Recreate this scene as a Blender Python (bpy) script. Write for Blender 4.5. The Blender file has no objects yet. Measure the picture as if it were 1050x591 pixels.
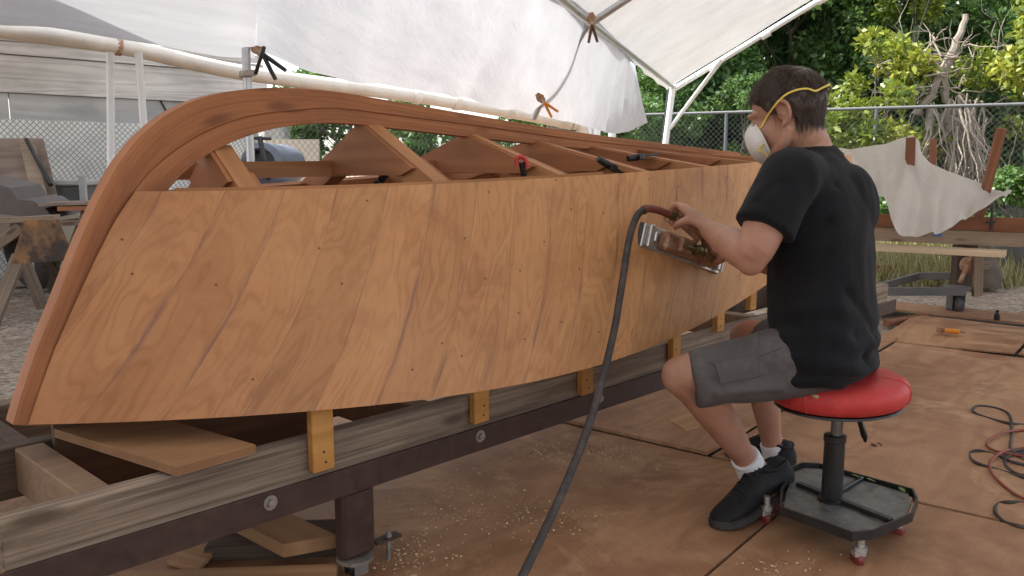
import bpy, bmesh, math, random
import numpy as np
from mathutils import Vector, Matrix, noise as mnoise
random.seed(7); np.random.seed(7)
R = math.radians
S = bpy.context.scene
COL = S.collection

# ------------------------------------------------------------------ camera, world, sun, exposure
CAM_H, PITCH = 1.0, R(8.4)
FPX = 880.0                        # focal length in pixels of a 1050 px wide picture
cam = bpy.data.cameras.new('camera'); cam_o = bpy.data.objects.new('camera', cam); COL.objects.link(cam_o)
cam.sensor_width = 36.0; cam.lens = 36.0 * FPX / 1050.0
cam.clip_start = 0.05; cam.clip_end = 3000
cam_o.location = (0, 0, CAM_H); cam_o.rotation_euler = (R(90) - PITCH, 0, 0)
S.camera = cam_o

SUN_EL, SUN_AZ = R(60), R(286)      # azimuth measured clockwise from +Y
world = bpy.data.worlds.new('World'); S.world = world; world.use_nodes = True
wn = world.node_tree; wn.nodes.clear()
sky = wn.nodes.new('ShaderNodeTexSky'); sky.sky_type = 'NISHITA'; sky.sun_disc = False
sky.sun_elevation = SUN_EL; sky.sun_rotation = SUN_AZ; sky.dust_density = 2.5
bg = wn.nodes.new('ShaderNodeBackground'); bg.inputs[1].default_value = 0.15
wo = wn.nodes.new('ShaderNodeOutputWorld')
hz = wn.nodes.new('ShaderNodeHueSaturation'); hz.inputs['Saturation'].default_value = 0.45      # hazy, whitish sky
wn.links.new(sky.outputs[0], hz.inputs['Color']); wn.links.new(hz.outputs[0], bg.inputs[0]); wn.links.new(bg.outputs[0], wo.inputs[0])
sun = bpy.data.lights.new('sun', 'SUN'); sun.energy = 2.7; sun.angle = R(0.8); sun.color = (1.0, 0.955, 0.89)
sun_o = bpy.data.objects.new('sun', sun); COL.objects.link(sun_o)
sd = Vector((math.sin(SUN_AZ) * math.cos(SUN_EL), math.cos(SUN_AZ) * math.cos(SUN_EL), math.sin(SUN_EL)))
sun_o.rotation_euler = sd.to_track_quat('Z', 'Y').to_euler(); sun_o.location = sd * 30
S.view_settings.view_transform = 'Standard'; S.view_settings.look = 'None'
S.view_settings.exposure = 1.74; S.view_settings.gamma = 1.0

# ------------------------------------------------------------------ survey helpers
V = Vector
cF = V((0, math.cos(PITCH), -math.sin(PITCH))); cU = V((0, math.sin(PITCH), math.cos(PITCH)))
CAMP = V((0, 0, CAM_H))
def ray(x, y): return cF + V((1, 0, 0)) * ((x - 525) / FPX) - cU * ((y - 295.5) / FPX)
def at(x, y, Y): d = ray(x, y); return CAMP + d * (Y / d.y)
def gnd(x, y, z=0.0): d = ray(x, y); return CAMP + d * ((z - CAM_H) / d.z)
def onpl(x, y, p, n): d = ray(x, y); return CAMP + d * ((p - CAMP).dot(n) / d.dot(n))
BA = R(43.8)
bd = V((math.sin(BA), math.cos(BA), 0)); bn = V((math.cos(BA), -math.sin(BA), 0))
BO = at(363, 505, 1.93); BO.z = 0
def L(s, t, z): return BO + bd * s + bn * t + V((0, 0, z))     # boat frame: along, outboard (to the camera side), up
def toL(P): v = P - BO; return (v.dot(bd), v.dot(bn), P.z)
def lerp(a, b, k): return a + (b - a) * k
def interp(x, xs, ys): return float(np.interp(x, xs, ys))
def smooth_curve(pts, n):
    P = [V(p) for p in pts]; out = []
    Q = [P[0] * 2 - P[1]] + P + [P[-1] * 2 - P[-2]]
    seg = len(P) - 1
    for i in range(n + 1):
        u = i / n * seg; k = min(int(u), seg - 1); f = u - k
        a, b, c, d = Q[k], Q[k + 1], Q[k + 2], Q[k + 3]
        out.append(0.5 * ((2 * b) + (c - a) * f + (2 * a - 5 * b + 4 * c - d) * f * f + (3 * b - a - 3 * c + d) * f ** 3))
    return out

# ------------------------------------------------------------------ mesh builder
class MB:
    def __init__(s): s.v = []; s.f = []; s.g = []; s.sm = []
    def add(s, vs, fs, gs=None, smooth=False):
        o = len(s.v); s.v += [tuple(p) for p in vs]
        if gs is None: gs = [tuple(p) for p in vs]
        s.g += [tuple(p) for p in gs]
        for f in fs: s.f.append(tuple(i + o for i in f)); s.sm.append(smooth)
        return s
    def obox(s, c, ax, dims, ch=0.002):
        ax = [V(a).normalized() for a in ax]; h = [d / 2 for d in dims]; ch = min(ch, min(h) * 0.6)
        off = V((random.uniform(0, 40), random.uniform(0, 40), random.uniform(0, 40)))
        vs = []; gs = []; idx = {}
        for sx in (-1, 1):
            for sy in (-1, 1):
                for sz in (-1, 1):
                    for k in range(3):
                        l = [sx * h[0], sy * h[1], sz * h[2]]
                        for j in range(3):
                            if j != k: l[j] -= (sx, sy, sz)[j] * ch
                        idx[(sx, sy, sz, k)] = len(vs)
                        vs.append(V(c) + ax[0] * l[0] + ax[1] * l[1] + ax[2] * l[2]); gs.append(V(l) + off)
        fs = []
        for k in range(3):
            a, b = [j for j in range(3) if j != k]
            for sg in (-1, 1):
                q = []
                for (p, r) in ((-1, -1), (1, -1), (1, 1), (-1, 1)):
                    t = [0, 0, 0]; t[k] = sg; t[a] = p; t[b] = r; q.append(idx[(*t, k)])
                fs.append(q)
            for p in (-1, 1):
                for r in (-1, 1):
                    t0 = [0, 0, 0]; t0[a] = p; t0[b] = r; t0[k] = -1; t1 = list(t0); t1[k] = 1
                    fs.append([idx[(*t0, a)], idx[(*t1, a)], idx[(*t1, b)], idx[(*t0, b)]])
        for sx in (-1, 1):
            for sy in (-1, 1):
                for sz in (-1, 1): fs.append([idx[(sx, sy, sz, k)] for k in range(3)])
        return s.add(vs, fs, gs)
    def beam(s, A, B, w, h, up=(0, 0, 1), ch=0.002):
        A = V(A); B = V(B); x = (B - A).normalized(); u = V(up); y = u.cross(x).normalized(); z = x.cross(y)
        return s.obox((A + B) / 2, (x, y, z), ((B - A).length, w, h), ch)
    def prism(s, poly, ext, gax=None):
        poly = [V(p) for p in poly]; n = len(poly); ext = V(ext)
        off = V((random.uniform(0, 40), random.uniform(0, 40), 0))
        x = (gax and V(gax).normalized()) or (poly[1] - poly[0]).normalized(); z = ext.normalized(); y = z.cross(x)
        vs = poly + [p + ext for p in poly]
        gs = [V(((p - poly[0]).dot(x), (p - poly[0]).dot(y), (p - poly[0]).dot(z))) + off for p in vs]
        fs = [list(range(n))[::-1], list(range(n, 2 * n))] + [[i, (i + 1) % n, n + (i + 1) % n, n + i] for i in range(n)]
        return s.add(vs, fs, gs)
    def tube(s, pts, r, n=10, cap=True, gscale=1.0, smooth=True, flat=1.0):
        pts = [V(p) for p in pts]; m = len(pts); rr = r if isinstance(r, (list, tuple)) else [r] * m
        vs = []; gs = []; fs = []; T = [(pts[min(i + 1, m - 1)] - pts[max(i - 1, 0)]).normalized() for i in range(m)]
        up = V((0, 0, 1)) if abs(T[0].z) < 0.9 else V((1, 0, 0))
        a = up.cross(T[0]).normalized(); l = random.uniform(0, 30); o2 = random.uniform(0, 30)
        for i in range(m):
            if i: l += (pts[i] - pts[i - 1]).length
            a = (a - T[i] * a.dot(T[i])).normalized(); b = T[i].cross(a)
            for k in range(n):
                t = 2 * math.pi * k / n
                vs.append(pts[i] + a * (rr[i] * math.cos(t)) + b * (rr[i] * flat * math.sin(t)))
                gs.append((l, rr[i] * math.cos(t) + o2, rr[i] * math.sin(t)))
        for i in range(m - 1):
            for k in range(n):
                k2 = (k + 1) % n; fs.append((i * n + k, i * n + k2, (i + 1) * n + k2, (i + 1) * n + k))
        s.add(vs, fs, gs, smooth)
        if cap:
            o = len(s.v) - n * m
            s.f.append(tuple(o + k for k in range(n))[::-1]); s.sm.append(False)
            s.f.append(tuple(o + (m - 1) * n + k for k in range(n))); s.sm.append(False)
        return s
    def lathe(s, c, ax, prof, n=28, smooth=True):
        ax = V(ax).normalized(); u = V((1, 0, 0)) if abs(ax.x) < 0.8 else V((0, 1, 0))
        a = u.cross(ax).normalized(); b = ax.cross(a); vs = []; fs = []
        for (r, h) in prof:
            for k in range(n):
                t = 2 * math.pi * k / n
                vs.append(V(c) + ax * h + a * (r * math.cos(t)) + b * (r * math.sin(t)))
        m = len(prof)
        for i in range(m - 1):
            for k in range(n):
                k2 = (k + 1) % n; fs.append((i * n + k, i * n + k2, (i + 1) * n + k2, (i + 1) * n + k))
        s.add(vs, fs, None, smooth)
        o = len(s.v) - n * m
        s.f.append(tuple(o + k for k in range(n))[::-1]); s.sm.append(False)
        s.f.append(tuple(o + (m - 1) * n + k for k in range(n))); s.sm.append(False)
        return s
    def grid(s, P, G=None, smooth=True, thick=None):
        nr = len(P); nc = len(P[0]); vs = [V(p) for row in P for p in row]
        gs = [g for row in G for g in row] if G else [tuple(v) for v in vs]
        q = lambda i, j: i * nc + j
        fs = [(q(i, j), q(i, j + 1), q(i + 1, j + 1), q(i + 1, j)) for i in range(nr - 1) for j in range(nc - 1)]
        if thick is None: return s.add(vs, fs, gs, smooth)
        nv = len(vs); nor = [V((0, 0, 0)) for _ in vs]
        for f in fs:
            k = (vs[f[2]] - vs[f[0]]).cross(vs[f[3]] - vs[f[1]])
            for i in f: nor[i] += k
        vs2 = vs + [v - nn.normalized() * thick for v, nn in zip(vs, nor)]
        f2 = [tuple(i + nv for i in f[::-1]) for f in fs]
        s.add(vs2, fs + f2, list(gs) + list(gs), smooth)
        o = len(s.v) - 2 * nv; bo = [q(0, j) for j in range(nc)] + [q(i, nc - 1) for i in range(1, nr)] + \
            [q(nr - 1, j) for j in range(nc - 2, -1, -1)] + [q(i, 0) for i in range(nr - 2, 0, -1)]
        for i in range(len(bo)):
            a, b = bo[i], bo[(i + 1) % len(bo)]
            s.f.append((o + b, o + a, o + a + nv, o + b + nv)); s.sm.append(False)
        return s
    def ell(s, c, ax, r, nu=16, nv=10):
        ax = [V(a).normalized() for a in ax]; vs = []; fs = []
        for i in range(nv + 1):
            ph = math.pi * i / nv
            for k in range(nu):
                t = 2 * math.pi * k / nu
                p = (math.sin(ph) * math.cos(t) * r[0], math.sin(ph) * math.sin(t) * r[1], math.cos(ph) * r[2])
                vs.append(V(c) + ax[0] * p[0] + ax[1] * p[1] + ax[2] * p[2])
        for i in range(nv):
            for k in range(nu):
                k2 = (k + 1) % nu; fs.append((i * nu + k, (i + 1) * nu + k, (i + 1) * nu + k2, i * nu + k2))
        return s.add(vs, fs, None, True)
    def build(s, name, mat, parent=None, loc=None, mods=None):
        me = bpy.data.meshes.new(name)
        if parent is not None: o0 = WLOC[parent.name]
        else: o0 = V(loc) if loc is not None else V((0, 0, 0))
        va = np.array(s.v, dtype=np.float32) - np.array(o0, dtype=np.float32)
        me.from_pydata(va.tolist(), [], s.f)
        at_ = me.attributes.new('gr', 'FLOAT_VECTOR', 'POINT'); at_.data.foreach_set('vector', np.array(s.g, dtype=np.float32).ravel())
        me.polygons.foreach_set('use_smooth', s.sm)
        bm = bmesh.new(); bm.from_mesh(me)
        bmesh.ops.remove_doubles(bm, verts=bm.verts, dist=1e-7); bmesh.ops.recalc_face_normals(bm, faces=bm.faces)
        for e in bm.edges:
            if len(e.link_faces) == 2 and e.calc_face_angle(0) > .7: e.smooth = False
        bm.to_mesh(me); bm.free()
        me.materials.append(mat)
        o = bpy.data.objects.new(name, me); COL.objects.link(o)
        if parent is not None: o.parent = parent; WLOC[o.name] = o0
        else: o.location = o0; WLOC[o.name] = o0
        return o
WLOC = {}
def thing(name, label, cat, loc, group=None):
    o = bpy.data.objects.new(name, None); COL.objects.link(o); o.location = loc; o.empty_display_size = 0.1
    WLOC[o.name] = V(loc); return tag(o, label, cat, group)
def tag(o, label, cat, group=None, kind=None):
    if label: o['label'] = label
    if cat: o['category'] = cat
    if group: o['group'] = group
    if kind: o['kind'] = kind
    return o
def one(name, mb, mat, label, cat, loc=None, group=None, kind=None):
    if loc is None:
        a = np.array(mb.v); loc = ((a[:, 0].min() + a[:, 0].max()) / 2, (a[:, 1].min() + a[:, 1].max()) / 2, a[:, 2].min())
    return tag(mb.build(name, mat, None, loc), label, cat, group, kind)
def copy_tree(o, parent=None):
    c = o.copy(); COL.objects.link(c)
    if parent: c.parent = parent
    for ch in list(o.children): copy_tree(ch, c)
    return c

# ------------------------------------------------------------------ materials
class NT:
    def __init__(s, name):
        s.m = bpy.data.materials.new(name); s.m.use_nodes = True; s.t = s.m.node_tree; s.t.nodes.clear()
        s.out = s.n('ShaderNodeOutputMaterial'); s.b = s.n('ShaderNodeBsdfPrincipled'); s.t.links.new(s.b.outputs[0], s.out.inputs[0])
    def n(s, k): return s.t.nodes.new(k)
    def put(s, v, sock):
        if isinstance(v, bpy.types.NodeSocket): s.t.links.new(v, sock)
        elif isinstance(v, (tuple, list)) and len(v) == 3 and sock.type == 'RGBA': sock.default_value = (*v, 1)
        else: sock.default_value = v
    def gr(s, name='gr'):
        a = s.n('ShaderNodeAttribute'); a.attribute_name = name; return a.outputs['Vector']
    def obj(s): return s.n('ShaderNodeTexCoord').outputs['Object']
    def map(s, vec, scale=(1, 1, 1), loc=(0, 0, 0), rot=(0, 0, 0)):
        m = s.n('ShaderNodeMapping'); s.put(vec, m.inputs[0]); m.inputs[1].default_value = loc; m.inputs[2].default_value = rot; m.inputs[3].default_value = scale
        return m.outputs[0]
    def noise(s, vec, scale, det=4, rough=.55, dist=0.0):
        n = s.n('ShaderNodeTexNoise'); s.put(vec, n.inputs['Vector']); n.inputs['Scale'].default_value = scale
        n.inputs['Detail'].default_value = det; n.inputs['Roughness'].default_value = rough; n.inputs['Distortion'].default_value = dist
        return n.outputs['Fac']
    def vor(s, vec, scale, feat='F1', out='Distance'):
        n = s.n('ShaderNodeTexVoronoi'); n.feature = feat; s.put(vec, n.inputs['Vector']); n.inputs['Scale'].default_value = scale; return n.outputs[out]
    def math(s, op, a, b=0.0, c=0.0):
        m = s.n('ShaderNodeMath'); m.operation = op; s.put(a, m.inputs[0]); s.put(b, m.inputs[1]); s.put(c, m.inputs[2]); return m.outputs[0]
    def ramp(s, fac, stops, interp='LINEAR'):
        r = s.n('ShaderNodeValToRGB'); s.put(fac, r.inputs[0]); e = r.color_ramp.elements; r.color_ramp.interpolation = interp
        while len(e) < len(stops): e.new(0.5)
        for el, (p, c) in zip(e, stops):
            el.position = p; el.color = (*c, 1) if isinstance(c, (tuple, list)) else (c, c, c, 1)
        return r.outputs[0]
    def mr(s, v, a, b, c=0.0, d=1.0):
        m = s.n('ShaderNodeMapRange'); s.put(v, m.inputs[0])
        for i, k in enumerate((a, b, c, d)): s.put(k, m.inputs[i + 1])
        return m.outputs[0]
    def mix(s, f, a, b, mode='MIX'):
        m = s.n('ShaderNodeMix'); m.data_type = 'RGBA'; m.blend_type = mode
        s.put(f, m.inputs[0]); s.put(a, m.inputs[6]); s.put(b, m.inputs[7]); return m.outputs[2]
    def sep(s, v):
        m = s.n('ShaderNodeSeparateXYZ'); s.put(v, m.inputs[0]); return m.outputs
    def comb(s, x, y, z):
        m = s.n('ShaderNodeCombineXYZ'); s.put(x, m.inputs[0]); s.put(y, m.inputs[1]); s.put(z, m.inputs[2]); return m.outputs[0]
    def bump(s, h, st=.3, d=.002):
        b = s.n('ShaderNodeBump'); b.inputs['Strength'].default_value = st; b.inputs['Distance'].default_value = d
        s.put(h, b.inputs['Height']); s.t.links.new(b.outputs[0], s.b.inputs['Normal'])
    def set(s, col=None, rough=.6, metal=0.0, spec=.4):
        if col is not None: s.put(col, s.b.inputs['Base Color'])
        s.put(rough, s.b.inputs['Roughness']); s.put(metal, s.b.inputs['Metallic']); s.b.inputs['Specular IOR Level'].default_value = spec
        return s.m
def mul(c, k): return tuple(x * k for x in c)

def wood(name, dark, light, rings=26, stretch=.05, cross=1.0, stain=.3, rough=.7, grime=(.12, .09, .07), knots=False, bump=.25, wv=.45, streak=.3):
    t = NT(name); g = t.gr()
    d = t.noise(t.map(g, (1.1 * stretch * 20, 7, 7)), 1.0, 3, .5)
    field = t.noise(t.map(g, (stretch * 6, 5 * cross, 5 * cross)), 1.0, 1.5, .4, .6)
    w = t.math('SINE', t.math('MULTIPLY', t.math('ADD', field, t.math('MULTIPLY', d, .12)), rings * 4))
    w = t.mr(w, -1, 1)
    fine = t.noise(t.map(g, (6, 260, 260)), 1.0, 2, .6)
    stk = t.noise(t.map(g, (2.0, 120, 120)), 1.0, 6, .72)
    f = t.math('ADD', t.math('MULTIPLY', w, wv), t.math('ADD', t.math('MULTIPLY', fine, 1 - wv - streak), t.math('MULTIPLY', t.mr(stk, .3, .7), streak)))
    col = t.mix(t.mr(f, .15, .85), dark, light)
    if streak > .5:
        ck = t.noise(t.map(g, (1.3, 60, 60), (3, 1, 2)), 1.0, 4, .6); col = t.mix(t.math('MULTIPLY', t.mr(ck, .60, .70), .75), col, mul(grime, .8))
        kn = t.vor(t.map(g, (1.2, 4, 4)), 3.2); col = t.mix(t.math('MULTIPLY', t.mr(kn, .22, .10), .7), col, mul(grime, .9))
    blot = t.noise(t.map(g, (2.2, 7, 7)), 1.0, 5, .65)
    col = t.mix(t.math('MULTIPLY', t.mr(blot, .5, .75), stain), col, grime)
    big = t.noise(t.map(g, (1.3, 2, 2)), 1.0, 2)
    hs = t.n('ShaderNodeHueSaturation'); t.put(col, hs.inputs['Color']); t.put(t.mr(big, .25, .75, .78, 1.2), hs.inputs['Value'])
    t.bump(f, bump, .002)
    return t.set(hs.outputs[0], t.mr(fine, .3, .7, rough - .1, rough + .12), 0, .3)

def plain(name, col, rough=.5, metal=0.0, var=.18, scale=18, spec=.4, bump=.1, dirt=None):
    t = NT(name); o = t.gr(); n = t.noise(o, scale, 5, .6)
    c = t.mix(t.mr(n, .3, .7), mul(col, 1 - var), mul(col, 1 + var * .7))
    if dirt:
        k = t.noise(o, scale * .35, 6, .7); c = t.mix(t.math('MULTIPLY', t.mr(k, .5, .72), .7), c, dirt)
    t.bump(n, bump, .002)
    return t.set(c, t.mr(n, .25, .75, max(.05, rough - .1), min(1, rough + .12)), metal, spec)

M = {}
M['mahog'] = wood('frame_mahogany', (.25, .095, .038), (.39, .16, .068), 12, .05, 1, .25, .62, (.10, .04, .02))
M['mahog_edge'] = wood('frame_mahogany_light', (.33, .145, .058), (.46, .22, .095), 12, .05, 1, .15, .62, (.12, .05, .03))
M['stem'] = wood('stem_mahogany', (.245, .086, .034), (.50, .212, .090), 9, .03, 1, .55, .65, (.17, .06, .03), wv=.2, streak=.55, bump=.5)
M['cleat'] = wood('cleat_pine', (.42, .19, .045), (.56, .28, .08), 12, .05, 1, .12, .6)
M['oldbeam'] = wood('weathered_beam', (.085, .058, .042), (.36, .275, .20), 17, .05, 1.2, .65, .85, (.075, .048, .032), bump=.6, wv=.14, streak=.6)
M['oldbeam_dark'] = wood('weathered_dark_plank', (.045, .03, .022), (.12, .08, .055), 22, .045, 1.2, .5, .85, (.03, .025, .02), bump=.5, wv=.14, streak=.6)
M['greywood'] = wood('grey_board', (.21, .15, .105), (.36, .275, .20), 12, .07, 1.3, .45, .85, (.12, .075, .05), bump=.4, wv=.15, streak=.55)
M['lumber'] = wood('fir_lumber', (.32, .165, .075), (.46, .26, .13), 11, .05, 1.2, .25, .7, (.1, .06, .04))
M['paleboard'] = wood('pale_board', (.50, .38, .25), (.66, .52, .37), 16, .04, 1, .1, .7)
M['redbeam'] = wood('red_brown_beam', (.17, .065, .032), (.27, .115, .06), 14, .04, 1, .25, .65, (.08, .04, .03))
def ply_mat():
    t = NT('plywood_offcut'); g = t.gr(); z = t.sep(g)[2]; n = t.noise(t.map(g, (2, 9, 0)), 2, 5, .6)
    c = t.mix(t.mr(n, .3, .7), (.25, .125, .055), (.35, .19, .09)); st = t.noise(g, 6, 5, .6); c = t.mix(t.math('MULTIPLY', t.mr(st, .5, .7), .4), c, (.20, .10, .05))
    lay = t.math('LESS_THAN', t.math('FRACT', t.math('ADD', t.math('MULTIPLY', t.math('ABSOLUTE', z), 260), .25)), .45); edge = t.math('MULTIPLY', lay, t.math('MULTIPLY', t.math('GREATER_THAN', t.math('ABSOLUTE', z), .0012), t.math('LESS_THAN', t.math('ABSOLUTE', z), .0178)))
    c = t.mix(t.math('MULTIPLY', edge, .85), c, (.16, .07, .03)); return t.set(c, .7, 0, .3)
M['plyface'] = ply_mat()
M['ply_lean'] = wood('plywood_leaning', (.17, .125, .10), (.25, .19, .155), 10, .1, .6, .4, .8, (.09, .07, .06))
M['rustply'] = None
M['steelbrown'] = plain('painted_steel_brown', (.052, .028, .022), .45, .1, .25, 30, .5, .15, (.09, .045, .03))
M['bolt'] = plain('galvanised_bolt', (.36, .33, .30), .45, .8, .25, 60)
M['galv'] = plain('galvanised_pipe', (.55, .58, .60), .38, .7, .12, 25)
M['galvwhite'] = plain('white_painted_pipe', (.78, .80, .80), .4, 0, .06, 20)
M['pvc'] = plain('pvc_pipe', (.66, .60, .50), .35, 0, .08, 8, .5, .03, (.45, .36, .26))
M['pvcwhite'] = plain('pvc_post', (.80, .82, .83), .35, 0, .05, 12, .5, .03)
M['black'] = plain('black_steel', (.014, .013, .013), .42, 0, .4, 30, .5, .1, (.035, .03, .027))
M['chrome'] = plain('bright_steel', (.60, .60, .58), .36, .75, .15, 60)
M['tray'] = None
M['rubber'] = plain('rubber_hose', (.045, .038, .036), .62, 0, .3, 40, .35, .2, (.14, .11, .095))
M['redcable'] = plain('red_cable', (.24, .05, .03), .5, 0, .2, 40, .4)
M['redhandle'] = plain('red_handle', (.46, .03, .025), .4, 0, .15, 40, .5)
M['orange'] = plain('orange_grip', (.62, .22, .02), .4, 0, .15, 40, .5)
M['hosefit'] = plain('red_brown_hose_end', (.17, .045, .032), .55, 0, .25, 40, .4)
M['brass'] = plain('dirty_brass', (.22, .16, .08), .45, .7, .3, 90)
M['rusty'] = plain('rusty_tool_body', (.34, .175, .095), .55, .15, .45, 55, .4, .3, (.55, .43, .32))
M['wheelred'] = plain('red_caster_wheel', (.20, .03, .025), .45, 0, .2, 40, .5)
M['skin'] = None
M['concrete'] = plain('concrete', (.36, .35, .33), .9, 0, .2, 6, .2, .3)
M['blue'] = plain('blue_plastic', (.13, .17, .33), .4, 0, .2, 6, .5)
M['bluelight'] = plain('pale_grey_blue_plastic', (.10, .105, .135), .45, 0, .15, 8, .5)
M['beige'] = plain('beige_panel', (.46, .41, .33), .8, 0, .12, 3, .2)
M['greyplastic'] = plain('grey_crate', (.13, .125, .12), .7, 0, .25, 14, .3)
M['fender'] = plain('dull_steel_sheet', (.115, .092, .08), .55, .25, .3, 5, .4, .1, (.08, .06, .05))
M['sock'] = plain('white_sock', (.72, .71, .72), .9, 0, .05, 90, .2, .2)
M['maskwhite'] = plain('mask_white', (.72, .70, .68), .85, 0, .05, 60, .2, .1)
M['strapyellow'] = plain('yellow_strap', (.68, .52, .11), .7, 0, .08, 80, .2)
M['tape_blue'] = plain('blue_tape', (.05, .15, .42), .6)
M['dryleaf'] = plain('dry_leaf', (.14, .055, .025), .8, 0, .3, 60)
M['greenleaf'] = plain('green_leaf', (.10, .17, .03), .6, 0, .3, 60)

def hull_mat():
    t = NT('diagonal_veneer_planking'); g = t.gr(); x = t.sep(g)       # x = strip coordinate, y = height along strip (m), z = length along the hull (m)
    wob = t.math('MULTIPLY', t.math('SUBTRACT', t.noise(t.comb(x[2], x[1], 0), 3.0, 2), .5), .12)
    q = t.math('ADD', x[0], wob); k = t.math('FLOOR', q); fr = t.math('FRACT', q)
    wn_ = t.n('ShaderNodeTexWhiteNoise'); wn_.noise_dimensions = '1D'; t.put(k, wn_.inputs['W']); rc = t.sep(wn_.outputs['Color'])
    gv = t.comb(t.math('ADD', t.math('MULTIPLY', q, .40), t.math('MULTIPLY', rc[0], 60)), t.math('ADD', t.math('MULTIPLY', x[1], .92), t.math('MULTIPLY', rc[1], 40)), t.math('MULTIPLY', rc[2], 20))
    fld = t.noise(t.map(gv, (1.5, 1.35, 1)), 1.6, 3, .52, .35)
    band = t.mr(t.math('SINE', t.math('MULTIPLY', fld, 108)), -1, 1)
    band2 = t.mr(t.math('SINE', t.math('MULTIPLY', fld, 31)), -1, 1)
    fine = t.noise(t.map(gv, (48, 6, 1)), 1.0, 4, .65)
    msk = t.mr(t.noise(t.comb(x[2], x[1], 5.0), 3.0, 3, .6), .36, .62, .42, 1.0)
    f = t.math('ADD', t.math('ADD', t.math('MULTIPLY', t.math('MULTIPLY', t.math('POWER', band, 2.6), msk), .40), t.math('MULTIPLY', band2, .18)), t.math('MULTIPLY', fine, .40))
    light, dark = (.57, .295, .124), (.39, .175, .070)
    col = t.mix(t.mr(f, .12, .92), light, dark)
    tone = t.mix(rc[0], (.90, .885, .87), (1.07, 1.07, 1.06)); col = t.mix(1.0, col, tone, 'MULTIPLY')
    # bow end is redder wood; its darkening is partly shade put into the colour
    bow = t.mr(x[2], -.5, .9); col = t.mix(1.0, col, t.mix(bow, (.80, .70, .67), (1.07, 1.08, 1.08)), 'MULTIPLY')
    bl = t.noise(t.comb(x[2], x[1], 11.0), 5.5, 6, .68, .6); col = t.mix(t.math('MULTIPLY', t.mr(bl, .48, .68), .5), col, (.30, .115, .048))
    # sanding dust clouds
    cl = t.noise(t.comb(x[2], x[1], 3.0), 3.2, 5, .6); col = t.mix(t.math('MULTIPLY', t.mr(cl, .45, .75), .30), col, (.66, .38, .18))
    # seams, broken and stained
    ed = t.math('ABSOLUTE', t.math('SUBTRACT', fr, .5)); br = t.noise(t.comb(t.math('MULTIPLY', k, 3.1), x[1], 1.0), 7.0, 3, .6)
    seam = t.math('MULTIPLY', t.mr(ed, .482, .496), t.mr(br, .42, .68, .06, .6)); col = t.mix(seam, col, (.12, .055, .045))
    glue = t.math('MULTIPLY', t.mr(ed, .40, .5), t.mr(t.noise(t.comb(t.math('MULTIPLY', q, 1.2), x[1], 7.0), 5.5, 4, .6), .50, .64)); col = t.mix(t.math('MULTIPLY', glue, .6), col, (.17, .08, .07))
    # filled staple holes
    sv = t.n('ShaderNodeTexVoronoi'); t.put(t.comb(x[2], x[1], 0), sv.inputs['Vector']); sv.voronoi_dimensions = '2D'; sv.inputs['Scale'].default_value = 9
    dots = t.math('MULTIPLY', t.math('LESS_THAN', sv.outputs['Distance'], .024), t.math('GREATER_THAN', t.sep(sv.outputs['Color'])[0], .62))
    col = t.mix(t.math('MULTIPLY', dots, .8), col, (.05, .03, .025))
    t.bump(t.math('SUBTRACT', fine, t.math('MULTIPLY', seam, .8)), .12, .002)
    return t.set(col, t.mr(fine, .3, .7, .48, .62), 0, .35)
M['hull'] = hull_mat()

def floor_mat():
    t = NT('worn_floor_plywood'); g = t.gr()
    fld = t.noise(t.map(g, (.5, 1.7, 1)), 1.3, 3, .5, .5); band = t.mr(t.math('SINE', t.math('MULTIPLY', fld, 70)), -1, 1)
    fine = t.noise(t.map(g, (9, 120, 1)), 1.0, 3)
    f = t.math('ADD', t.math('MULTIPLY', band, .22), t.math('ADD', t.math('MULTIPLY', fine, .4), t.math('MULTIPLY', t.noise(g, 9, 6, .7), .5)))
    col = t.mix(t.mr(f, .3, .85), (.275, .134, .066), (.44, .247, .132))
    st = t.noise(g, 1.6, 6, .62, .4); col = t.mix(t.math('MULTIPLY', t.mr(st, .46, .62), .7), col, (.185, .075, .035))
    dust = t.noise(g, 3.7, 6, .7); col = t.mix(t.math('MULTIPLY', t.mr(dust, .55, .75), .4), col, (.54, .34, .19))
    sp = t.vor(g, 60); col = t.mix(t.math('MULTIPLY', t.math('LESS_THAN', sp, .10), t.mr(t.noise(g, 2.2, 3), .5, .6)), col, (.55, .42, .28))
    sc = t.noise(t.map(g, (30, 1.2, 1), rot=(0, 0, .5)), 1.0, 2, .6); col = t.mix(t.math('MULTIPLY', t.mr(sc, .68, .8), .45), col, (.13, .07, .045))
    dr = t.noise(t.map(g, (1.5, 1.0, 1), (1, 6, 0)), 2.1, 7, .74, .8); col = t.mix(t.math('MULTIPLY', t.mr(dr, .54, .66), .5), col, (.56, .36, .20))
    sm = t.noise(g, 13, 7, .78); col = t.mix(t.math('MULTIPLY', t.mr(sm, .56, .72), .45), col, (.16, .072, .04))
    oil = t.noise(t.map(g, (1, 1, 1), (4.3, 1.1, 0)), 2.6, 3, .5); col = t.mix(t.math('MULTIPLY', t.mr(oil, .66, .72), .5), col, (.12, .07, .045))
    t.bump(t.noise(g, 40, 5, .7), .2, .002)
    return t.set(col, t.mr(f, .3, .8, .5, .72), 0, .35)
M['floor'] = floor_mat()

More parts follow.
